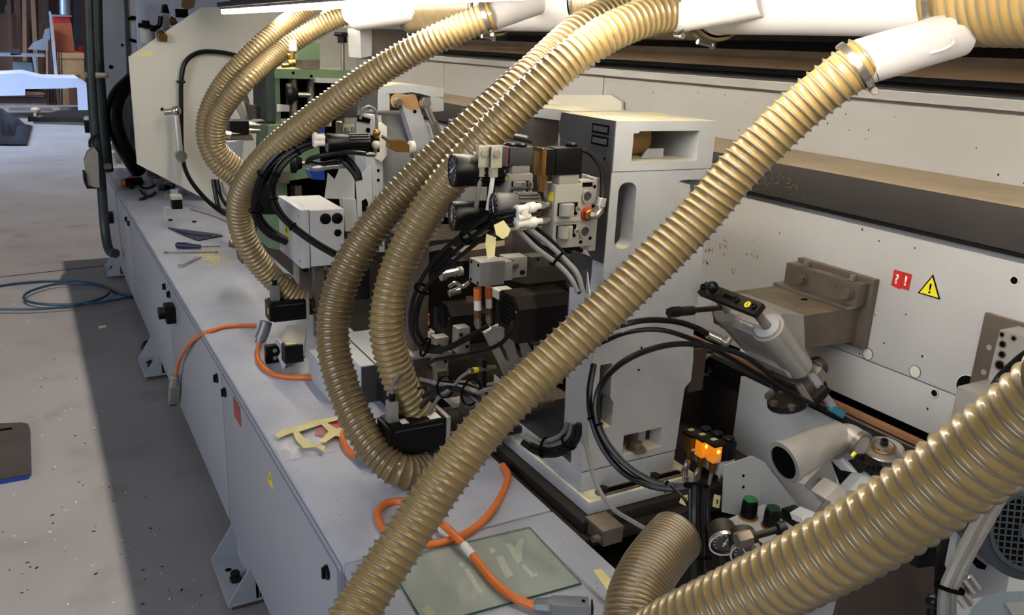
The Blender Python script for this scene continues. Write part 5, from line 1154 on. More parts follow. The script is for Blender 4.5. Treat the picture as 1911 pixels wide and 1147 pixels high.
# ================================================================ LOWER RIGHT: PLUGS, KNOBS, GAUGES, ELBOW CASTING
def amber_plug(label, px, py, y, lit):
    q = Y(px, py, y); t = Thing('valve_plug', label, 'plug')
    w, h = .028, .048
    t.p('coil_body', B().box((q.x + .004, q.y + .0, q.z - .0), (q.x + .030, q.y + .045, q.z + h), .002), M['blackplastic'])
    c_ = t.p('amber_housing', B().box((q.x - .026, q.y - .002, q.z), (q.x + .003, q.y + .030, q.z + h), .003), M['amberlit'] if lit else M['amber'])
    t.p('top_cover', B().box((q.x - .026, q.y, q.z + h + .0002), (q.x + .03, q.y + .044, q.z + h + .006), .001), M['blackplastic'])
    t.p('tape_patch', B().box((q.x - .006, q.y + .03, q.z + h + .0063), (q.x + .012, q.y + .043, q.z + h + .0073)), M['tape'])
    t.p('white_tag', B().box((q.x - .022, q.y - .0034, q.z + .008), (q.x - .006, q.y - .0022, q.z + .015)), M['paper'])
    t.p('neck', B().lathe((q.x - .012, q.y + .014, q.z), (0, 0, -1), [(0, .012), (.01, .011), (.035, .0085)], 14), M['amber'])
    if lit: t.p('indicator_light', B().sph((q.x - .012, q.y - .0025, q.z + .036), .0055, 12), M['led'])
    t.p('round_nut', B().lathe((q.x + .046, q.y + .020, q.z + h + .004), (0, 0, 1), [(0, .015), (.006, .016), (.009, .013)], 16), M['blackplastic'])
    t.p('coil_block', B().box((q.x + .031, q.y + .002, q.z - .005), (q.x + .060, q.y + .04, q.z + h + .004), .003), M['blackplastic'])
    return q
qa = [amber_plug('dark amber valve plug, leftmost of the three with tape patches', 1300, 843, 1.66, False),
      amber_plug('glowing amber valve plug, middle one of three', 1321, 852, 1.62, True),
      amber_plug('glowing amber valve plug, rightmost of three', 1343, 862, 1.58, True)]
for k, q in enumerate(qa):
    s = Vector((q.x - .012, q.y + .014, q.z - .033))
    cable('plug_lead', ['grey lead under the dark amber plug', 'grey lead under the middle glowing plug', 'grey lead with printed tag under the right glowing plug'][k], 'cable',
      [s, s + V3(-.004, 0, -.05), s + V3([-.02, -.03, -.005][k], 0, -.11), s + V3([-.02, -.03, .02][k], 0, -.2)], .0055, 'greycable')
one('printed_tag', 'white printed tag around the rightmost plug lead', 'tag', B().cyl(Vector((qa[2].x - .015, qa[2].y + .014, qa[2].z - .095)), Vector((qa[2].x - .017, qa[2].y + .014, qa[2].z - .135)), .0068, n=14), M['paper'])
one('valve_unit', 'grey aluminium valve unit under the amber plugs', 'valve', B().box((qa[2].x + .008, 1.585, qa[2].z - .05), (qa[2].x + .065, 1.70, qa[2].z - .006), .003).hexa((qa[2].x + .018, 1.60, qa[2].z - .006), (0, 0, 1), .006, .005).hexa((qa[2].x + .055, 1.60, qa[2].z - .006), (0, 0, 1), .006, .005), M['boxgrey'])
for k, (px, py, lab) in enumerate(((1278, 875, 'small brass elbow fitting left of the plug leads'), (1297, 890, 'bright ribbed elbow fitting between the plug leads'), (1342, 895, 'bright tube fitting right of the printed tag'))):
    a = Y(px, py, 1.60); t = Thing('tube_fitting', lab, 'fitting')
    t.p('sleeve', B().lathe(a, (.1, -.1, -1), [(0, .009), (.012, .009), (.013, .0075), (.02, .0075), (.021, .009), (.04, .009)], 16), M['brightsteel'])
    t.p('elbow', B().tube([a, a + V3(.003, 0, .012), a + V3(.018, .01, .014)], .008, n=12), M['steel'])
for k, (pp, ch, cp, lab) in enumerate((([(1272, 925), (1292, 922), (1290, 944), (1278, 943), (1268, 938)], 'Y', (1279, 933), 'masking tape tag marked Y on the cable trunk'), ([(1290, 905), (1312, 902), (1306, 928), (1292, 936)], 'X', (1299, 918), 'masking tape tag marked X on the cable trunk'), ([(1333, 922), (1345, 925), (1342, 948), (1330, 945)], '3', (1338, 936), 'masking tape tag marked 3 right of the trunk'))):
    t = Thing('tape_tag', lab, 'tape'); yy = 1.43
    t.p('tape_strip', B().ppx(pp, 'y', yy, .0012), M['tape'])
    t.p('marking', textb(ch, .018, Y(cp[0], cp[1], yy) + V3(0, -.0008, 0), (1, 0, .2), (-.2, 0, 1), .0003), M['ink'])
# grey bracket behind the knobs
t = Thing('knob_bracket', 'grey folded sheet bracket behind the green-capped knobs', 'bracket')
t.p('upright_sheet', B().ppx([(1352, 868), (1405, 850), (1427, 862), (1500, 958), (1490, 985), (1348, 955)], 'y', 1.46, .003), M['boxgrey'])
a = Y(1360, 962, 1.44)
t.p('shelf_sheet', B().prism(zl([(1358, 968), (1425, 940), (1520, 1000), (1450, 1030)], a.z), (0, 0, -.003)), M['boxgrey'])
for py in (887, 908): t.p('screw', B().disc(Y(1387, py, 1.459), (0, -1, 0), .004, .002, 10), M['ink'])
zk = a.z
def knob(label, px, py, r, cap):
    q = Z(px, py, zk); t = Thing('capped_regulator', label, 'regulator')
    t.p('brass_ring', B().lathe(q, (0, 0, 1), [(0, r * 1.3), (.005, r * 1.3), (.006, r * 1.1)], 12), M['brass'])
    t.p('knob_body', B().lathe(q + V3(0, 0, .006), (0, 0, 1), [(0, r), (.045, r * .96), (.048, r * .9)], 28), M['blackplastic'])
    for k in range(16):
        an = 2 * PI * k / 16; dd = V3(math.cos(an), math.sin(an), 0) * r
        t.p('grip_rib', B().cyl(q + dd * .99 + V3(0, 0, .008), q + dd * .96 + V3(0, 0, .046), r * .07, n=6), M['blackplastic'])
    t.p('cap', B().lathe(q + V3(0, 0, .0543), (0, 0, 1), [(0, r * .9), (.003, r * .86)], 28), M[cap])
knob('black ribbed knob with bright green cap in front of the grey bracket', 1396, 965, .020, 'knobgreen')
knob('black ribbed knob with dark green cap, nearer the gauges', 1438, 982, .020, 'knobdark')
t = Thing('valve_manifold', 'dark valve manifold below the green-capped knobs', 'manifold')
q = Z(1385, 985, zk)
t.p('manifold_body', B().box((q.x - .07, q.y - .05, zk - .10), (q.x + .16, q.y - .005, zk - .012), .003), M['dirtyblack'])
t.p('end_cap', B().box((q.x + .13, q.y - .055, zk - .03), (q.x + .18, q.y - .005, zk + .03), .003), M['blackplastic'])
G1 = regulator('round pressure gauge with bright rim below the green-capped knobs, left one', D(1352, 1012, 1.44), .026, .035, face='dial', col='dirtyblack', ang=15, ax=(.45, .75, .25))
G2 = regulator('round pressure gauge with bright rim, right one partly behind the tan hose', D(1392, 1030, 1.40), .026, .04, face='dial', col='dirtyblack', ang=-35, ax=(.45, .75, .25))
for T_, c in ((G1, D(1352, 1012, 1.438)), (G2, D(1392, 1030, 1.398))):
    ax = Vector((.45, .75, .25)).normalized(); T_.p('metal_rim', B().pipe(c - ax * .005, c + ax * .002, .027, .024, 32), M['brightsteel'], label='bright metal rim')

t = Thing('adjusting_spindle', 'dark adjusting spindle with hexagonal end in front of the gauges', 'spindle')
a = D(1460, 985, 1.36); c = D(1378, 1008, 1.34); d = (c - a).normalized(); L = (c - a).length
t.p('rod', B().cyl(a, a + d * L * .65, .006, n=14), M['dirtyblack'])
t.p('collar', B().cyl(a + d * L * .62, a + d * L * .76, .011, n=16, bev=.001), M['dirtyblack'])
t.p('hex_end', B().hexa(a + d * L * .74, d, .014, L * .3), M['oldsteel'])
t.p('head', B().hexa(a - d * .004, d, .012, .014, True), M['blackmetal'])
# elbow casting
t = Thing('elbow_pipe', 'satin cast aluminium suction elbow with round open mouth', 'pipe elbow')
m0 = D(1464, 862, 1.86); pts = [m0, D(1500, 845, 1.88), D(1530, 828, 1.92), D(1562, 815, 1.97)]
path = smooth(pts, 8)
t.p('elbow_body', B().tube(pts, lambda u: .047 - .010 * u, n=40, sub=8), M['alu'])
md = (Vector(pts[1]) - pts[0]).normalized()
t.p('mouth_rim', B().pipe(m0 - md * .004, m0 + md * .012, .049, .038, 44), M['alu'])
t.p('mouth_dark', B().disc(m0 - md * .0008, md, .0385, .002, 32), M['ink'])  # black disc in place of a shaded hollow interior
t.p('outlet', B().tube([D(1562, 815, 1.97), D(1585, 815, 1.96), D(1606, 830, 1.93)], .030, n=32), M['alu'])
t.p('outlet_rim', B().pipe(D(1600, 826, 1.935), D(1609, 832, 1.925), .033, .026, 28), M['steel'])
lug = t.p('mount_lug', B().ppx([(1555, 845), (1562, 905), (1540, 935), (1500, 905)], 'y', 1.28, .018), M['alu'])
for (px, py) in ((1532, 900), (1548, 912)):
    q = Y(px, py, 1.279); t.p('socket_screw', B().hexa(q, (0, -1, 0), .009, .010, True), M['blackmetal'], lug)
cl = Thing('rod_clamp', 'pale clamp block on a steel rod below the suction elbow', 'clamp')
cl.p('clamp_block', B().prism([D(1540, 930, 1.80), D(1565, 905, 1.82), D(1580, 912, 1.82), D(1575, 935, 1.80), D(1555, 950, 1.79)], (0, .04, 0)), M['alu'])
cl.p('rod', B().cyl(D(1545, 940, 1.80), D(1510, 985, 1.74), .010, n=16), M['brightsteel'])
cl.p('end_block', B().prism([D(1495, 965, 1.74), D(1515, 953, 1.74), D(1540, 965, 1.73), D(1520, 985, 1.72), D(1500, 978, 1.73)], (0, .03, -.005)), M['castplain'])
cl.p('clamp_hole', B().disc(D(1520, 965, 1.728), (-.2, -1, .2), .004, .002, 10), M['ink'])
# milling unit with disc
t = Thing('scraper_disc', 'bright steel disc on a dark body with socket screws, right of the suction elbow', 'scraper disc')
c = Z(1650, 845, 1.12); c = D(1648, 842, 1.98)
nn = Vector((-.25, -.12, 1)).normalized()
t.p('disc', B().lathe(c, nn, [(0, .040), (.004, .046), (.008, .046), (.011, .040), (.013, .022), (.020, .020), (.022, .012)], 36), M['brightsteel'])
t.p('rust_ring', B().pipe(c + nn * .0135, c + nn * .0145, .028, .022, 32), M['brass'])
t.p('center_screw', B().hexa(c + nn * .022, nn, .009, .012, True), M['blackmetal'])
t.p('under_disc', B().lathe(c - nn * .02, nn, [(0, .035), (.008, .044), (.016, .042)], 30), M['oldsteel'])
t.p('carrier', B().prism([D(1598, 858, 1.93), D(1620, 850, 1.95), D(1660, 885, 1.95), D(1640, 905, 1.93), D(1610, 890, 1.92)], (0, .04, -.02)), M['dirtyblack'])
for (px, py) in ((1604, 854), (1616, 872), (1636, 872)): t.p('socket_screw', B().hexa(D(px, py, 1.91), (-.4, -.8, .3), .010, .012, True), M['blackmetal'])
t.p('yellow_mark', B().prism([D(1590, 850, 1.9), D(1596, 843, 1.9), D(1599, 846, 1.9), D(1592, 853, 1.9)], (0, .004, 0)), M['yellow'])
t.p('pale_housing', B().prism([D(1600, 820, 2.0), D(1615, 810, 2.02), D(1640, 825, 2.02), D(1615, 855, 1.98), D(1592, 845, 1.98)], (0, .05, -.01)), M['alu'])
t = Thing('support_arm', 'pale diagonal arm with dark slot below the steel disc', 'machine arm')
t.p('arm', B().prism([D(1568, 858, 1.95), D(1582, 842, 1.97), D(1612, 862, 1.95), D(1615, 885, 1.93), D(1590, 880, 1.93)], (0, .03, -.01)), M['boxgrey'])
t.p('arm', B().prism([D(1615, 880, 1.92), D(1640, 900, 1.9), D(1590, 950, 1.85), D(1570, 930, 1.86)], (0, .03, -.01)), M['castplain'])
t.p('dark_gap', B().prism([D(1570, 870, 1.97), D(1600, 880, 1.96), D(1605, 912, 1.95), D(1588, 918, 1.95)], (0, .03, 0)), M['blackmetal'])
# fan motor lower right
t = Thing('fan_motor', 'dark grey motor with square-perforated fan cover at the right frame edge', 'motor')
fc = D(1925, 990, 1.28); fn = Vector((-.55, -.75, .25)).normalized()
fu = Vector((0, 0, 1)); fu = (fu - fn * fu.dot(fn)).normalized(); fv = fn.cross(fu)
t.p('fan_cover', B().lathe(fc, -fn, [(-.002, .062), (0, .070), (.006, .078), (.05, .078), (.055, .070), (.16, .070)], 48), M['fangrey'])
g = t.p('grille_back', B().disc(fc + fn * .0022, fn, .0615, .0004, 40), M['ink'])
b = B()
for k in range(-6, 7):
    o = k * .0096; h = math.sqrt(max(0, .062 ** 2 - o * o))
    for (e, f_) in ((fu, fv), (fv, fu)):
        p = fc + fn * .0032 + e * o; b.prism([p - f_ * h - e * .0012, p + f_ * h - e * .0012, p + f_ * h + e * .0012, p - f_ * h + e * .0012], fn * .0015)
t.p('grille_bars', b, M['fangrey'], g)
t.p('hub_plate', B().disc(fc + fn * .0048, fn, .018, .001, 24).pipe(fc + fn * .0028, fc + fn * .0052, .0625, .056, 40), M['fangrey'], g)
t.p('hub_hole', B().disc(fc + fn * .006, fn, .006, .0005, 16), M['ink'], g)
t = Thing('motor_housing', 'rounded grey-blue motor housing at the bottom right corner', 'motor')
a = D(1800, 1150, 1.05); 
t.p('housing', B().prism([D(1800, 1180, 1.08), D(1812, 1135, 1.08), D(1835, 1112, 1.08), D(1870, 1104, 1.08), D(1960, 1100, 1.08), D(1980, 1220, 1.08), D(1800, 1230, 1.08)], ray(1911, 1147) * .12), M['motorgrey'])
t.p('name_plate', B().prism([D(1875, 1124, 1.079), D(1930, 1120, 1.079), D(1940, 1145, 1.079), D(1890, 1150, 1.079)], (-.001, -.001, .001)), M['alu'])
t = Thing('bearing_plate', 'pale slotted plate with black star knob beside the fan motor', 'plate')
t.p('plate', B().ppx([(1790, 985), (1850, 1020), (1884, 1068), (1878, 1105), (1800, 1120), (1775, 1060)], 'd', 1.42, .012), M['castplain'])
t.p('star_knob', B().lathe(D(1838, 1035, 1.40), (-.3, -.6, .6), [(0, .008), (.010, .008), (.011, .016), (.022, .017), (.024, .012)], 7), M['blackplastic'])
t.p('slot', B().ppx([(1808, 1040), (1815, 1035), (1842, 1055), (1838, 1063), (1825, 1060)], 'd', 1.405, .002), M['ink'])
for k, (px, py) in enumerate(((1795, 1068), (1782, 1095))):
    a = D(px, py, 1.36); c = D(px + 24, py + 32, 1.36); one('push_fitting', ['bright tube fitting, upper of two below the star knob', 'bright tube fitting, lower of two below the star knob'][k], 'fitting', B().lathe(a, c - a, [(0, .008), (.006, .008), (.007, .011), ((c - a).length, .011)], 16), M['brightsteel'])
bundle('pair of thick grey cables tied together at the lower right corner',
  [(S([(1870, 900, 1.22), (1838, 950, 1.22), (1805, 1010, 1.22), (1775, 1070, 1.22), (1762, 1110, 1.22), (1760, 1190, 1.22)]), .0085, 'greycable'),
   (S([(1878, 915, 1.24), (1850, 965, 1.24), (1818, 1020, 1.23), (1790, 1075, 1.23), (1776, 1112, 1.23), (1776, 1190, 1.23)]), .0075, 'greycable')], ties=(.78,))
bundle('black cables behind the grey pair at the lower right corner',
  [(S([(1800, 960, 1.5), (1775, 1000, 1.48), (1765, 1050, 1.46), (1762, 1110, 1.45), (1770, 1190, 1.45)]), .012, 'rubber'),
   (S([(1785, 970, 1.5), (1765, 1010, 1.48), (1755, 1060, 1.46), (1754, 1120, 1.45)]), .009, 'rubber')])
t = Thing('lower_right_frame', 'dark inner sheet and pale strip behind the lower right cables', 'machine frame')
t.p('sheet', B().ppx([(1600, 1000), (1760, 985), (1770, 1147), (1560, 1160)], 'd', 1.62, .01), M['brownplate'])
t.p('strip', B().ppx([(1785, 985), (1850, 1018), (1848, 1026), (1782, 993)], 'd', 1.45, .006), M['white'])
t.p('black_bracket', B().ppx([(1712, 1060), (1725, 1005), (1745, 1005), (1750, 1055)], 'd', 1.55, .02), M['blackmetal'])
one('indicator_knob', 'small black button with red ring beside the tied grey cables', 'button', B().sph(D(1742, 1122, 1.25), .012, 16).cyl(D(1742, 1126, 1.26), D(1740, 1150, 1.26), .009), M['rubber'])
# ================================================================ SECOND COLUMN (y = 3.45)
y2 = 3.45
t = Thing('machine_column', 'second pale cast column with tan swing arm, farther behind the hose pair', 'machine column')
def P2(l, y=y2): return [Y(a, b, y) for a, b in l]
t.p('head_top', B().prism(P2([(705, 162), (745, 157), (828, 165), (828, 184), (806, 180), (770, 172), (706, 176)]), (0, .35, 0)), M['cast'])
t.p('head_cheek', B().prism(P2([(705, 174), (727, 176), (727, 206), (705, 206)]), (0, .30, 0)), M['cast'])
t.p('head_cheek', B().prism(P2([(804, 180), (828, 182), (828, 207), (806, 209)]), (0, .30, 0)), M['cast'])
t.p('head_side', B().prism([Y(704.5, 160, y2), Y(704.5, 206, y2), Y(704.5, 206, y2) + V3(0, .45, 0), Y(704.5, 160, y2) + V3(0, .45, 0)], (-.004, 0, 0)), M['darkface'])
t.p('dust_pocket', B().prism(P2([(727, 178), (804, 180), (804, 208), (727, 206)], y2 + .12), (0, .01, 0)), M['tan'])
hub = t.p('pivot_hub', B().cyl(Y(733, 188, y2 + .08), Y(742, 188, y2 - .01), .030, n=24), M['tan'])
t.p('hub_nut', B().hexa(Y(741, 190, y2 - .012), (-.1, -1, 0), .018, .02), M['steel'], hub)
t.p('swing_arm', B().prism(P2([(745, 180), (775, 176), (805, 265), (812, 330), (790, 330), (778, 285)], y2 - .02), (0, .05, 0)), M['castplain'], label='pale swing arm with tan dusty upper end')
t.p('arm_dust', B().prism(P2([(745, 180), (775, 176), (784, 203), (770, 206), (755, 200)], y2 - .0215), (0, .001, 0)), M['tan'])
t.p('arm_hole', B().disc(Y(774, 208, y2 - .022), (0, -1, 0), .008, .001, 14), M['ink'])
t.p('second_arm', B().prism(P2([(776, 235), (800, 235), (815, 290), (800, 330), (785, 300)], y2 + .04), (0, .03, 0)), M['castplain'])
t.p('body_plate', B().prism(P2([(694, 215), (790, 215), (800, 330), (790, 470), (704, 470)], y2 + .10), (0, .25, 0)), M['castplain'])
t.p('front_strip', B().prism(P2([(692, 215), (712, 215), (718, 470), (700, 470)], y2 + .02), (0, .08, 0)), M['boxgrey'])
for py in (318, 336): t.p('screw_hole', B().disc(Y(706, py, y2 + .019), (0, -1, 0), .007, .001, 12), M['ink'])
t.p('slot_plate', B().prism(P2([(702, 235), (712, 228), (722, 236), (722, 290), (712, 302), (702, 296)], y2 - .0), (0, .015, 0)), M['whiteplastic'])
cy2 = Thing('pneumatic_cylinder', 'bright pneumatic cylinder with rod eye beside the tan swing arm', 'cylinder')
a = Y(793, 192, y2 - .04); c = Y(809, 228, y2 - .04); e = Y(822, 262, y2 - .04)
cy2.p('rod_eye', B().cyl(a + V3(0, .015, 0), a - V3(0, .015, 0), .022, n=22).hexa(a - V3(.012, .02, 0), (0, -1, 0), .016, .012), M['brightsteel'])
cy2.p('clevis', B().cyl(a, c, .013, n=16), M['brightsteel'])
cy2.p('barrel', B().cyl(c, e, .019, n=20), M['steel'])
kb = Thing('square_rod', 'dusty square bar end with round collar left of the swing arm', 'rod')
kb.p('bar', B().prism(P2([(728, 262), (752, 262), (764, 270), (764, 284), (742, 284), (728, 276)], y2 - .10), (0, .05, 0)), M['brass'])
kb.p('collar', B().cyl(Y(764, 275, y2 - .07), Y(772, 275, y2 - .07), .028, n=22), M['whiteplastic'])
kb.p('rod', B().cyl(Y(712, 254, y2 - .09), Y(730, 266, y2 - .09), .007), M['steel'])
# valve cluster of second column
t, g = solenoid_valve('small grey valve block under the clear plug on the second column', 3.0, 640, 230, 258, 22, None)
x0, x1, y0, y1, z0, z1 = g
t.p('coil', B().box((x0 - .02, y0, z1 + .02), (x1 + .012, y0 + .06, z1 + .075), .003), M['darkface'])
t.p('red_gasket', B().box((x0 - .024, y0 - .001, z1 + .02), (x0 - .020, y0 + .06, z1 + .076)), M['red'])
t.p('clear_plug', B().box((x0 - .085, y0, z1 + .015), (x0 - .025, y0 + .05, z1 + .078), .004), M['clear'])
t.p('plug_boss', B().cyl((x0 - .055, y0 + .01, z1 + .015), (x0 - .055, y0 + .01, z1 - .01), .016), M['clear'])
t.p('coil_nut', B().lathe((x0 + .005, y0 + .03, z1 + .075), (0, 0, 1), [(0, .02), (.006, .021), (.009, .016)], 12).lathe((x0 - .03, y0 + .03, z1 + .078), (0, 0, 1), [(0, .018), (.006, .018)], 12), M['blackplastic'])
regulator('black ribbed pressure regulator in front of the green frame', Y(610, 268, 2.93), .036, .15, ang=90, ax=(1, -.08, .02))
q = Y(690, 240, 3.05)
t = Thing('port_plate', 'pale perforated port plate behind the far pressure regulator', 'manifold')
t.p('plate', B().prism([Y(664, 212, 3.06), Y(704, 222, 3.06), Y(700, 262, 3.06), Y(665, 262, 3.06)], (0, .02, 0)), M['castplain'])
t.p('slot_cut', B().prism([Y(667, 214, 3.058), Y(692, 222, 3.058), Y(690, 230, 3.058), Y(666, 226, 3.058)], (0, -.001, 0)), M['ink'])
t.p('port_bore', B().disc(Y(687, 243, 3.059), (0, -1, 0), .009, .001, 14), M['ink'])
t.p('black_block', B().box(tuple(Y(668, 285, 3.0)), tuple(Y(700, 250, 3.05)), .003), M['blackplastic'])
cable('air_hose', 'thin grey line arching over the far port plate', 'hose', [Y(672, 222, 2.98), Y(676, 206, 2.98), Y(688, 199, 2.98), Y(700, 206, 2.98), Y(703, 222, 2.98), Y(703, 245, 2.98)], .006, 'greycable')
t = Thing('tee_fitting', 'brass tee fitting with white plug at the right end of the far regulator', 'fitting')
t.p('upper_sleeve', B().cyl(Y(703, 242, 2.96), Y(703, 258, 2.96), .010).sph(Y(703, 248, 2.96), .014), M['brass'])
t.p('white_plug', B().sph(Y(702, 270, 2.96), .016), M['whiteplastic'])
t.p('lower_sleeve', B().cyl(Y(701, 275, 2.96), Y(699, 290, 2.96), .007).cyl(Y(699, 288, 2.96), Y(683, 288, 2.96), .009), M['steel'])
bundle('sheaf of black lines dropping from the far regulator to the channel',
  [(S([(683, 287, 2.95), (650, 284, 2.95), (612, 288, 2.95), (580, 296, 2.97), (572, 305, 2.98)]), .008, 'rubber'),
   (S([(630, 292, 3.02), (645, 305, 3.02), (660, 322, 3.02), (668, 336, 3.02)]), .011, 'rubber'), (S([(640, 290, 3.03), (655, 302, 3.03), (668, 320, 3.03), (672, 336, 3.03)]), .010, 'rubber'),
   (S([(572, 305, 2.98), (585, 316, 3.0), (620, 312, 3.02), (648, 310, 3.04)]), .007, 'greycable'), (S([(576, 300, 2.99), (600, 305, 3.0), (635, 300, 3.02), (652, 312, 3.04)]), .007, 'rubber')])
for k, (py, lab) in enumerate(((256, 'white double tube fitting, upper one at the far regulator'), (266, 'white double tube fitting, lower one at the far regulator'))):
    a = Y(584, py, 2.93); one('push_fitting', lab, 'fitting', B().lathe(a, (1, 0, 0), [(0, .012), (.004, .017), (.012, .017), (.013, .013), (.04, .013)], 16), M['whiteplastic'])
t = Thing('blue_valve', 'blue painted valve body behind the far regulator', 'valve')
t.p('upper_body', B().prism([Y(595, 214, 3.3), Y(606, 214, 3.3), Y(606, 250, 3.3), Y(596, 250, 3.3)], (0, .05, 0)), M['blue'])
t.p('lower_body', B().prism([Y(578, 318, 3.3), Y(605, 312, 3.3), Y(606, 336, 3.3), Y(582, 334, 3.3)], (0, .06, 0)), M['blue'])
t.p('screw', B().disc(Y(601, 230, 3.299), (0, -1, 0), .008, .002, 12), M['brightsteel'])
# far channel + white sheets
t = Thing('cable_channel', 'pale folded sheet channel in front of the second column', 'cable channel')
t.p('left_sheet', B().ppx([(612, 322), (625, 335), (640, 300), (662, 312), (662, 372), (606, 370)], 'y', 3.28, .004), M['boxgrey'])
t.p('right_sheet', B().ppx([(664, 338), (694, 304), (694, 384), (668, 420)], 'y', 3.27, .004), M['boxgrey'])
t.p('lower_box', B().ppx([(640, 370), (664, 372), (668, 430), (645, 432)], 'y', 3.26, .05), M['boxgrey'])
t.p('slot', B().ppx([(675, 375), (683, 370), (687, 378), (686, 395), (676, 404)], 'y', 3.268, .001), M['ink'])
# ================================================================ GREEN UNIT (y = 4.6)
yg = 4.6
t = Thing('green_unit', 'green painted machine frame with dark openings behind the far hoses', 'machine unit')
t.p('side_post', B().ppx([(496, 125), (513, 127), (516, 226), (498, 226)], 'y', yg, .30), M['darkgreen'])
t.p('top_beam', B().ppx([(512, 128), (690, 133), (690, 150), (513, 146)], 'y', yg - .02, .32), M['green'])
t.p('right_post', B().ppx([(655, 146), (690, 150), (690, 330), (660, 330)], 'y', yg, .28), M['green'])
t.p('inner_left', B().ppx([(513, 146), (522, 146), (524, 230), (515, 230)], 'y', yg, .28), M['green'])
t.p('back_dark', B().ppx([(515, 140), (680, 145), (680, 400), (520, 400)], 'y', yg + .30, .02), M['ink'])
t.p('motor_block', B().ppx([(553, 78), (597, 80), (597, 112), (555, 112)], 'y', yg, .16), M['green'])
t.p('motor_base', B().ppx([(563, 110), (597, 111), (597, 129), (563, 128)], 'y', yg, .15), M['oldsteel'])
t.p('motor_nut', B().cyl(Y(574, 78, yg + .06), Y(574, 66, yg + .06), .03).cyl(Y(573, 66, yg + .06), Y(572, 48, yg + .06), .014), M['blackmetal'])
t.p('lower_body', B().ppx([(500, 235), (592, 225), (600, 328), (520, 340), (498, 300)], 'y', yg - .05, .25), M['green'])
t.p('lower_post', B().ppx([(497, 335), (535, 330), (540, 470), (500, 462)], 'y', yg - .04, .25), M['green'])
t.p('brown_lug', B().ppx([(518, 320), (540, 320), (540, 342), (522, 342)], 'y', yg - .08, .03), M['oldsteel'])
t.p('guide_column', B().cyl(Y(547, 148, yg + .1), Y(548, 240, yg + .1), .022).cyl(Y(580, 150, yg + .14), Y(581, 240, yg + .14), .022), M['steel'])
t.p('guide_column', B().cyl(Y(553, 345, yg + .1), Y(555, 400, yg + .1), .03), M['steel'])
t.p('name_plate', B().ppx([(517, 194), (540, 196), (540, 208), (517, 208)], 'y', yg - .06, .004), M['paper'])
t.p('cross_plate', B().ppx([(590, 145), (655, 148), (655, 156), (590, 154)], 'y', yg - .05, .1), M['cast'])
for (px, py) in ((547, 136), (581, 142)): t.p('hole', B().disc(Y(px, py, yg - .021), (0, -1, 0), .008, .001, 12), M['ink'])
def handwheel(label, px, py, y, r):
    a = Y(px, py, y); t = Thing('hand_knob', label, 'knob')
    t.p('knob_disc', B().lathe(a, (1, -.25, 0), [(0, r * .9), (.008, r), (.03, r), (.038, r * .7), (.06, r * .5)], 16), M['blackplastic'])
    t.p('shaft', B().cyl(a + V3(.04, -.01, 0), a + V3(.12, -.02, 0), .012), M['steel'])
handwheel('black hand knob in the opening of the green frame', 534, 176, 4.45, .055)
handwheel('black hand knob low on the green frame beside the cable bundle', 541, 304, 4.3, .052)
t = Thing('height_adjuster', 'black star grip on a tall thin rod above the green frame', 'adjuster')
t.p('rod', B().cyl(Y(640, 134, 4.65), Y(639, 78, 4.65), .011), M['steel'])
t.p('hub', B().cyl(Y(639, 80, 4.65), Y(638, 68, 4.65), .026), M['blackplastic'])
t.p('star_grip', B().lathe(Y(638, 68, 4.65), (0, 0, 1), [(0, .04), (.01, .052), (.022, .048)], 7), M['blackplastic'])
t = Thing('brass_fittings', 'cluster of pale brass pipe fittings left of the green motor block', 'fittings')
for (a, c, r) in (((546, 75), (546, 95), .022), ((536, 103), (550, 103), .012), ((545, 95), (545, 112), .016), ((538, 118), (550, 116), .020), ((526, 122), (540, 121), .012)):
    t.p('fitting', B().cyl(Y(a[0], a[1], 4.35), Y(c[0], c[1], 4.35), r, n=14), M['whiteplastic'] if r > .02 else M['brass'])
t = Thing('rear_steel_box', 'scratched steel box behind the hose on the upper left', 'box')
t.p('front_sheet', B().ppx([(672, 53), (694, 55), (694, 104), (674, 108)], 'y', 4.4, .2), M['cast'])
t.p('side_sheet', B().ppx([(694, 55), (790, 58), (790, 100), (694, 112)], 'y', 4.42, .18), M['steel'])
# small machinery left of green unit
t = Thing('far_spindle_unit', 'black small motor with bright spindle between the far hoses and the green frame', 'machine unit')
t.p('black_body', B().ppx([(429, 226), (464, 226), (464, 252), (429, 246)], 'y', 4.7, .12), M['blackplastic'])
t.p('spindle', B().cyl(Y(464, 233, 4.72), Y(495, 235, 4.72), .020).cyl(Y(464, 243, 4.72), Y(495, 244, 4.72), .016), M['brightsteel'])
t.p('lower_bar', B().ppx([(418, 254), (470, 252), (474, 262), (420, 262)], 'y', 4.7, .08), M['oldsteel'])
t.p('end_fitting', B().cyl(Y(416, 250, 4.68), Y(430, 252, 4.68), .02), M['brightsteel'])
t.p('rail', B().ppx([(432, 180), (442, 170), (465, 225), (455, 228)], 'y', 4.9, .04), M['alu'])
t.p('rail', B().ppx([(450, 165), (458, 162), (475, 222), (466, 224)], 'y', 4.95, .04), M['steel'])
t.p('bracket', B().ppx([(425, 265), (455, 262), (450, 330), (420, 330)], 'y', 5.0, .1), M['boxgrey'])
t.p('bracket', B().ppx([(470, 196), (496, 200), (496, 222), (470, 222)], 'y', 4.8, .1), M['oldsteel'])
t.p('lower_block', B().ppx([(480, 340), (510, 345), (515, 400), (482, 400)], 'y', 4.3, .1), M['blackmetal'])
t.p('lower_block', B().ppx([(448, 470), (478, 452), (482, 490), (452, 492)], 'y', 3.9, .1), M['oldsteel'])
t.p('stud', B().cyl(Y(428, 454, 3.7), Y(450, 457, 3.7), .016).cyl(Y(440, 455, 3.7), Y(465, 459, 3.85), .026), M['oldsteel'], label='short steel stud')
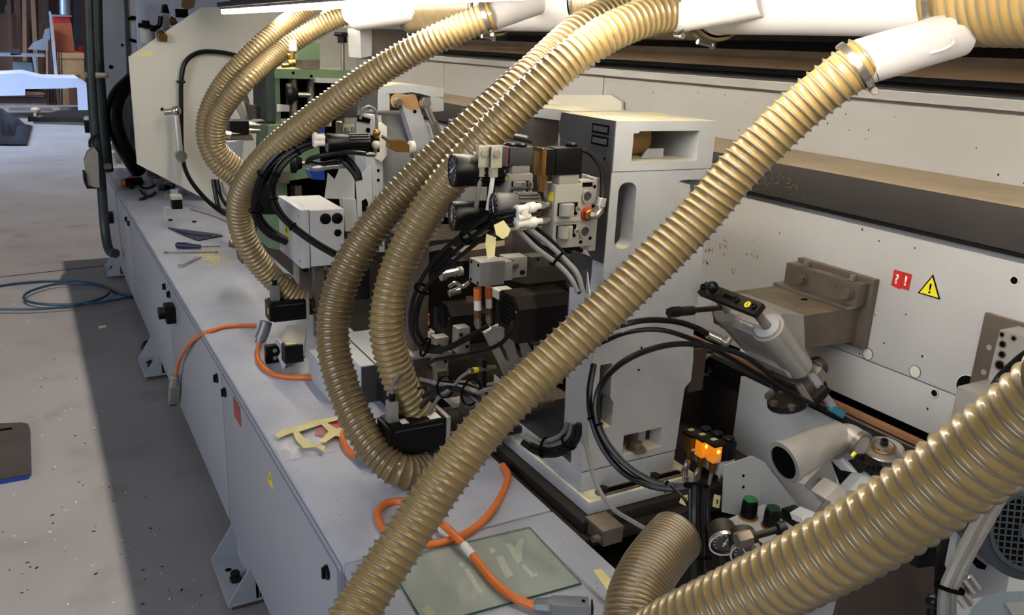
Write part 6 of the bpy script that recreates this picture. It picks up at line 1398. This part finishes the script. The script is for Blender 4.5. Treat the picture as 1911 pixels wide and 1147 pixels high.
bundle('dark cable tangle at the foot of the end plate',
  [(S([(398, 335, 5.2), (402, 360, 5.2), (410, 390, 5.2), (430, 405, 5.1)]), .014, 'rubber'), (S([(405, 335, 5.1), (412, 365, 5.1), (425, 385, 5.0), (445, 400, 5.0)]), .012, 'rubber'), (S([(412, 340, 5.0), (420, 360, 5.0), (435, 380, 4.9)]), .010, 'greycable')])
# ================================================================ END PLATE AND FAR END
ye_ = 6.5
t = Thing('end_plate', 'large cream sheet metal end plate with chamfered corners behind the far hoses', 'machine cover')
pl_ = t.p('plate', B().ppx([(240, 106), (375, 14), (470, 12), (900, 5), (900, 380), (430, 396), (256, 306)], 'y', ye_, .03), M['panelwhite'])
t.p('stain_strip', B().ppx([(262, 96), (286, 95), (286, 103), (263, 105)], 'y', ye_ - .001, .0008), M['tape'], pl_, label='yellow tape remnant')
t.p('hole', B().disc(Y(303, 204, ye_ - .0005), (0, -1, 0), .013, .001, 14), M['ink'], pl_)
t.p('access_cover', B().ppx([(391, 157), (412, 158), (412, 215), (392, 214)], 'y', ye_ - .002, .0018), M['panelwhite'], pl_)
cable('air_hose', 'black hose clipped to the end plate, bending over and down to the worktop', 'hose', [Y(450, 106, 6.42), Y(415, 98, 6.45), Y(375, 97, 6.46), Y(348, 113, 6.46), Y(339, 145, 6.46), Y(338, 200, 6.46), Y(340, 285, 6.44), Y(352, 330, 6.3), Y(385, 372, 6.1), Y(422, 402, 5.9), Y(450, 425, 5.7)], .016, 'rubber')
one('hose_clip', 'small black clip holding the hose on the end plate', 'clip', B().box(tuple(Y(331, 155, 6.44)), tuple(Y(344, 150, 6.49)), .003), M['blackplastic'])
t = Thing('ratchet_wrench', 'long bright steel lever hanging diagonally on the end plate', 'lever')
a = Y(328, 207, 6.38); c = Y(337, 290, 6.34)
t.p('bar', B().tube([a, (a + c) / 2, c], .020, n=10), M['brightsteel'])
t.p('upper_joint', B().sph(a, .036, 18).cyl(a + V3(-.08, 0, -.01), a, .022), M['brightsteel'])
t.p('lower_joint', B().cyl(c - V3(0, .04, 0), c + V3(0, .04, 0), .038).lathe(c, (0, -.3, -1), [(0, .03), (.05, .02)], 16), M['brightsteel'])
one('brass_latch', 'small brass latch on the sloping edge of the end plate', 'latch', B().cyl(Y(300, 63, 6.50), Y(305, 70, 6.44), .028).cb(Y(303, 70, 6.475), (.06, .05, .05), .006), M['brass'])
t = Thing('far_end_cabinet', 'grey upright end panel of the machine beyond the end plate', 'machine cover')
t.p('side_panel', B().ppx([(181, 12), (196, -5), (330, -10), (330, 328), (216, 328)], 'y', 8.62, .04), M['cabinet'])
t.p('frame_post', B().ppx([(236, -5), (251, -5), (262, 330), (250, 330)], 'y', 8.3, .05), M['boxgrey'])
t.p('white_back', B().ppx([(252, -5), (430, -5), (430, 110), (258, 110)], 'y', 8.56, .03), M['sheet'])
t.p('dark_strip', B().ppx([(232, -5), (238, -5), (252, 330), (245, 330)], 'y', 8.28, .05), M['darkface'])
t.p('black_band', B().ppx([(238, 33), (247, 29), (254, 31), (254, 37), (239, 38)], 'y', 8.27, .02), M['ink'])
t.p('black_band', B().ppx([(241, 71), (254, 74), (256, 80), (248, 79), (241, 75)], 'y', 8.27, .02), M['ink'])
t.p('small_hole', B().disc(Y(228, 84, 8.615), (0, -1, 0), .012, .002, 12).disc(Y(207, 125, 8.615), (0, -1, 0), .018, .002, 12), M['ink'])
t.p('dark_gusset', B().ppx([(200, 185), (240, 145), (240, 320), (206, 250)], 'y', 8.55, .02), M['darkface'])  # flat dark grey wedge in front of the side panel
t = Thing('pneumatic_group', 'far cylinder block with brass ports on the upper end panel', 'pneumatic unit')
t.p('cylinder_block', B().ppx([(303, 26), (317, 26), (317, 62), (305, 55)], 'y', 8.1, .1), M['castplain'])
t.p('black_cap', B().ppx([(305, 8), (312, 8), (317, 25), (303, 24)], 'y', 8.1, .1), M['blackplastic'])
t.p('brass_ports', B().cyl(Y(318, 34, 8.1), Y(326, 38, 8.1), .02).cyl(Y(318, 44, 8.1), Y(330, 40, 8.1), .02), M['brass'])
t.p('white_cylinder', B().cyl(Y(274, 50, 8.1), Y(276, 80, 8.1), .06, n=20), M['white'])
t.p('black_links', B().tube([Y(258, 47, 8.0), Y(268, 48, 8.0), Y(280, 50, 8.0), Y(290, 52, 8.0), Y(298, 46, 8.0), Y(300, 30, 8.0)], .02).cb(Y(272, 44, 8.0), (.06, .04, .05), .004).cb(Y(286, 53, 8.0), (.05, .04, .05), .004), M['blackmetal'])
t.p('black_box', B().cb(Y(339, 25, 8.0), (.10, .05, .07), .008), M['blackplastic'])
t.p('rust_patch', B().ppx([(340, 0), (366, -2), (362, 14), (348, 20), (338, 12)], 'y', 8.05, .01), M['tan'])
cable('corrugated_conduit', 'thick black corrugated conduit bulging left of the end plate', 'conduit', [Y(248, 150, 7.4), Y(222, 178, 7.3), Y(213, 215, 7.25), Y(222, 255, 7.25), Y(240, 290, 7.3), Y(258, 318, 7.4)], .065, 'rubber', n=16)
t = Thing('conduit_post', 'dark grey tubular conduits rising beside the far cabinet corner', 'conduit')
t.p('tube', B().tube([Y(164, -10, 7.0), Y(168, 100, 7.0), Y(176, 230, 7.0), Y(188, 330, 7.0), Y(195, 420, 7.0), Y(203, 465, 6.9), Y(216, 473, 6.8)], .034, n=14), M['post'])
t.p('tube', B().tube([Y(178, -10, 7.2), Y(182, 120, 7.2), Y(192, 240, 7.2), Y(200, 320, 7.2)], .046, n=14), M['post'])
t.p('tube', B().tube([Y(171, -10, 7.4), Y(176, 120, 7.4), Y(186, 260, 7.4), Y(190, 330, 7.4)], .03, n=14), M['post'])
for py in (310, 140): t.p('tube_clamp', B().cb(Y(186 if py > 200 else 180, py, 7.0), (.16, .04, .04), .004), M['steel'])
t = Thing('tray_arm', 'round-ended dark glass tray on a black arm sticking out left of the conduits', 'tray')
za = Y(65, 225, 7.6).z
t.p('tray_plate', B().prism([Y(62, 226, 7.5), Y(168, 229, 7.3), Y(165, 205, 7.9) , Y(110, 206, 8.0), Y(72, 215, 7.8)], (0, 0, -.02)), M['motorgrey'])
t.p('tray_rim', B().prism([Y(52, 217, 7.5), Y(60, 219, 7.5), Y(180, 222, 7.3), Y(180, 229, 7.3), Y(52, 227, 7.5)], (0, .03, 0)), M['blackmetal'])
for px, py, yy in ((66, 205, 7.5), (165, 221, 7.28)): t.p('clamp_screw', B().cyl(Y(px, py, yy), Y(px, py + 12, yy), .012).sph(Y(px, py, yy), .035, 14, (1, 1, .6)), M['white'])
t.p('under_bracket', B().cb(Y(170, 236, 7.2), (.09, .05, .09), .004), M['blackmetal'])
t = Thing('hanging_box', 'dusty beige box lamp hanging on the conduits above the blue floor hose', 'box')
t.p('box_body', B().ppx([(158, 300), (164, 285), (176, 275), (183, 285), (186, 350), (164, 350)], 'y', 6.9, .12), M['beige'])
t.p('dark_base', B().ppx([(156, 322), (160, 322), (163, 346), (184, 352), (162, 352), (157, 340)], 'y', 6.88, .14), M['dirtyblack'])
t.p('wire_hook', B().tube([Y(168, 275, 6.95), Y(168, 262, 6.95), Y(175, 255, 6.95), Y(181, 250, 6.95)], .010), M['blackmetal'])
# ================================================================ FLOOR OBJECTS AND BACKGROUND
t = Thing('floor_mat', 'black anti-fatigue mat with blue edge lying on the floor', 'mat')
mz = .022
pts = [(-120, 796), (-60, 793), (40, 789), (52, 791), (56, 800), (58, 878), (52, 886), (-60, 906), (-140, 915)]
t.p('mat_top', B().prism(zl(pts, mz), (0, 0, .004)), M['mat'])
t.p('mat_base', B().prism(zl(pts, mz), (0, 0, -mz)), M['blue'])
t.p('mat_slot', B().prism(zl([(0, 800), (22, 797), (23, 801), (0, 804)], mz + .0042), (0, 0, .0005)), M['ink'])
random.seed(3); b = B(); b2 = B()
for k in range(150):
    px = random.uniform(0, 420); py = random.uniform(560, 1140); q = Z(px, py, .001)
    if q.x > -.12 or px > 60 + (py - 560) * .6: continue
    s = random.uniform(.0015, .0055); a = random.random() * 6
    (b if random.random() < .55 else b2).prism([q + V3(math.cos(a + i * 1.57) * s * (1.8 if i % 2 else .6), math.sin(a + i * 1.57) * s * (1.8 if i % 2 else .6), 0) for i in range(4)], (0, 0, .002))
one('wood_chips', 'scattered pale wood chips on the concrete floor', 'wood chips', b, M['paper'], kind='stuff')
one('dark_crumbs', 'scattered dark crumbs on the concrete floor', 'crumbs', b2, M['ink'], kind='stuff')
one('paper_scrap', 'white scrap of paper on the shaded floor by the cabinet', 'paper', B().prism(zl([(184, 609), (197, 607), (199, 610), (186, 613)], .001), (0, 0, .003)), M['paper'])
b = B(); random.seed(5); gv = []
for j in range(6):
    for i in range(8): gv.append(b.b.verts.new(Z(-30 + 90 * i / 7 - 2 * j, 222 + 48 * j / 5 + (12 * i / 7) * (1 - j / 5), .02) + V3(0, 0, random.uniform(0, .5) * (1 - i / 7) * (1 if j < 3 else .3))))
for j in range(5):
    for i in range(7): b.b.faces.new((gv[j * 8 + i], gv[j * 8 + i + 1], gv[(j + 1) * 8 + i + 1], gv[(j + 1) * 8 + i]))
one('plastic_sheet', 'crumpled black plastic sheet lying on the far floor', 'plastic sheet', b, M['blackmetal'])
# sheet covered stack of panels
t = Thing('covered_stack', 'stack of boards wrapped in white foil on the far workshop floor', 'stack of boards')
yb = 22.0
A = lambda px, py, y: Y(px, py, y)
t.p('white_foil', B().ppx([(-60, 141), (0, 138), (42, 136), (80, 145), (146, 146), (163, 156), (160, 162), (120, 165), (47, 166), (47, 178), (-60, 180)], 'y', yb, 1.6), M['sheet'])
t.p('foil_tail', B().ppx([(144, 158), (160, 158), (166, 170), (168, 206), (146, 206)], 'y', yb - .3, .04), M['sheet'])
t.p('board', B().ppx([(48, 170), (78, 172), (85, 176), (48, 178)], 'y', yb + .1, 1.2), M['boardC'])
t.p('board', B().ppx([(-60, 178), (82, 178), (82, 181), (-60, 182)], 'y', yb + .1, 1.2), M['boardB'])
t.p('pallet', B().ppx([(-60, 183), (86, 182), (86, 193), (-60, 193)], 'y', yb + .2, 1.0), M['boardD'])
# table saw
t = Thing('table_saw', 'grey panel saw with blade guard in front of the leaning boards', 'saw')
t.p('saw_table', B().ppx([(0, 100), (84, 102), (84, 106), (0, 105)], 'y', 24.0, 1.0), M['saw'])
t.p('saw_body', B().ppx([(24, 115), (60, 117), (62, 140), (24, 138)], 'y', 24.2, .8), M['motorgrey'])
t.p('blade_guard', B().ppx([(52, 92), (62, 80), (80, 72), (84, 55), (92, 52), (94, 72), (90, 94)], 'y', 24.0, .2), M['saw'])
t.p('fence', B().ppx([(18, 92), (36, 92), (40, 102), (20, 103)], 'y', 24.0, .3), M['boardD'])
t.p('saw_leg', B().ppx([(60, 106), (66, 106), (70, 142), (66, 142)], 'y', 24.0, .1), M['saw'])
# dust cabinet with red top and chip box
t = Thing('edge_cabinet', 'orange wooden cabinet with red band standing on a plywood crate', 'cabinet')
t.p('body', B().ppx([(100, 42), (133, 42), (140, 98), (105, 98)], 'y', 24.2, 1.0), M['orangewood'])
t.p('red_band', B().ppx([(100, 31), (130, 31), (132, 42), (100, 42)], 'y', 24.19, 1.0), M['red'])
t.p('pipe', B().cyl(Y(121, -20, 24.8), Y(122, 28, 24.8), .12), M['saw'])
t.p('top_board', B().ppx([(97, 27), (134, 29), (134, 31), (97, 31)], 'y', 24.1, 1.0), M['saw'])
t = Thing('plywood_crate', 'tall plywood crate under the orange cabinet', 'crate')
t.p('lid', B().ppx([(103, 98), (157, 99), (157, 109), (104, 109)], 'y', 24.1, 1.2), M['plywood'])
t.p('body', B().ppx([(106, 109), (156, 109), (162, 196), (112, 196)], 'y', 24.15, 1.1), M['plywood'])
t.p('front_board', B().ppx([(125, 140), (150, 139), (152, 196), (130, 196)], 'y', 24.0, .05), M['boardC'])
one('red_can', 'small red can standing on the plywood crate', 'can', B().cyl(Y(150, 98, 24.4), Y(150, 86, 24.4), .055), M['red'])
random.seed(11)
ORD = 'first second third fourth fifth sixth seventh eighth ninth tenth eleventh twelfth thirteenth fourteenth fifteenth sixteenth seventeenth eighteenth nineteenth twentieth'.split()
for k in range(7):
    px = 86 + k * 4.4; t_ = one('wooden_strip', 'narrow wooden strip, %s from the left, leaning beside the plywood crate' % ORD[k], 'wooden strip', B().ppx([(px - 1 + k * .3, 70 + k * 5), (px + 1.8 + k * .3, 68 + k * 5), (px + 5, 196), (px + 1.5, 196)], 'y', 23.6 + .05 * k, .04), M[['boardC', 'boardB', 'boardA'][k % 3]], group='strips beside the crate')
one('pale_board', 'tall pale board with rounded top left of the orange cabinet', 'board', B().ppx([(91, 22), (94, 20), (97, 30), (104, 100), (112, 196), (107, 196), (98, 100)], 'y', 23.5, .05), M['castplain'])
cols = ['boardA', 'boardB', 'boardC', 'boardD']; px = -12; k = 0
while px < 172 and k < 20:
    w_ = random.uniform(6, 15); lean = random.uniform(-4, 9); top = random.choice([-60, -60, -40, 10, 25]) if px < 85 else -60
    m_ = cols[int(random.random() * 3)] if px < 82 else random.choice(['boardD', 'darkwall', 'boardD', 'boardB'])
    one('leaning_board', 'tall %s board, %s from the left of those leaning at the back wall' % ({'boardA': 'brown', 'boardB': 'dark brown', 'boardC': 'light brown', 'boardD': 'grey', 'darkwall': 'almost black'}[m_], ORD[k]), 'board', B().ppx([(px - lean, top), (px - lean + w_, top), (px + w_ + 3, 192), (px + 3, 192)], 'y', 26.0 + (k % 3) * .35, .06), M[m_], group='boards leaning at the back wall')
    px += w_ * .82; k += 1
# extra dark backdrop parts of the workshop hidden corner
struct('wall_left', B().box((-16.2, -3, 0), (-16, 34, 7)), M['darkwall'])
for T_ in Thing.all: T_.fin()
bpy.context.view_layer.update()
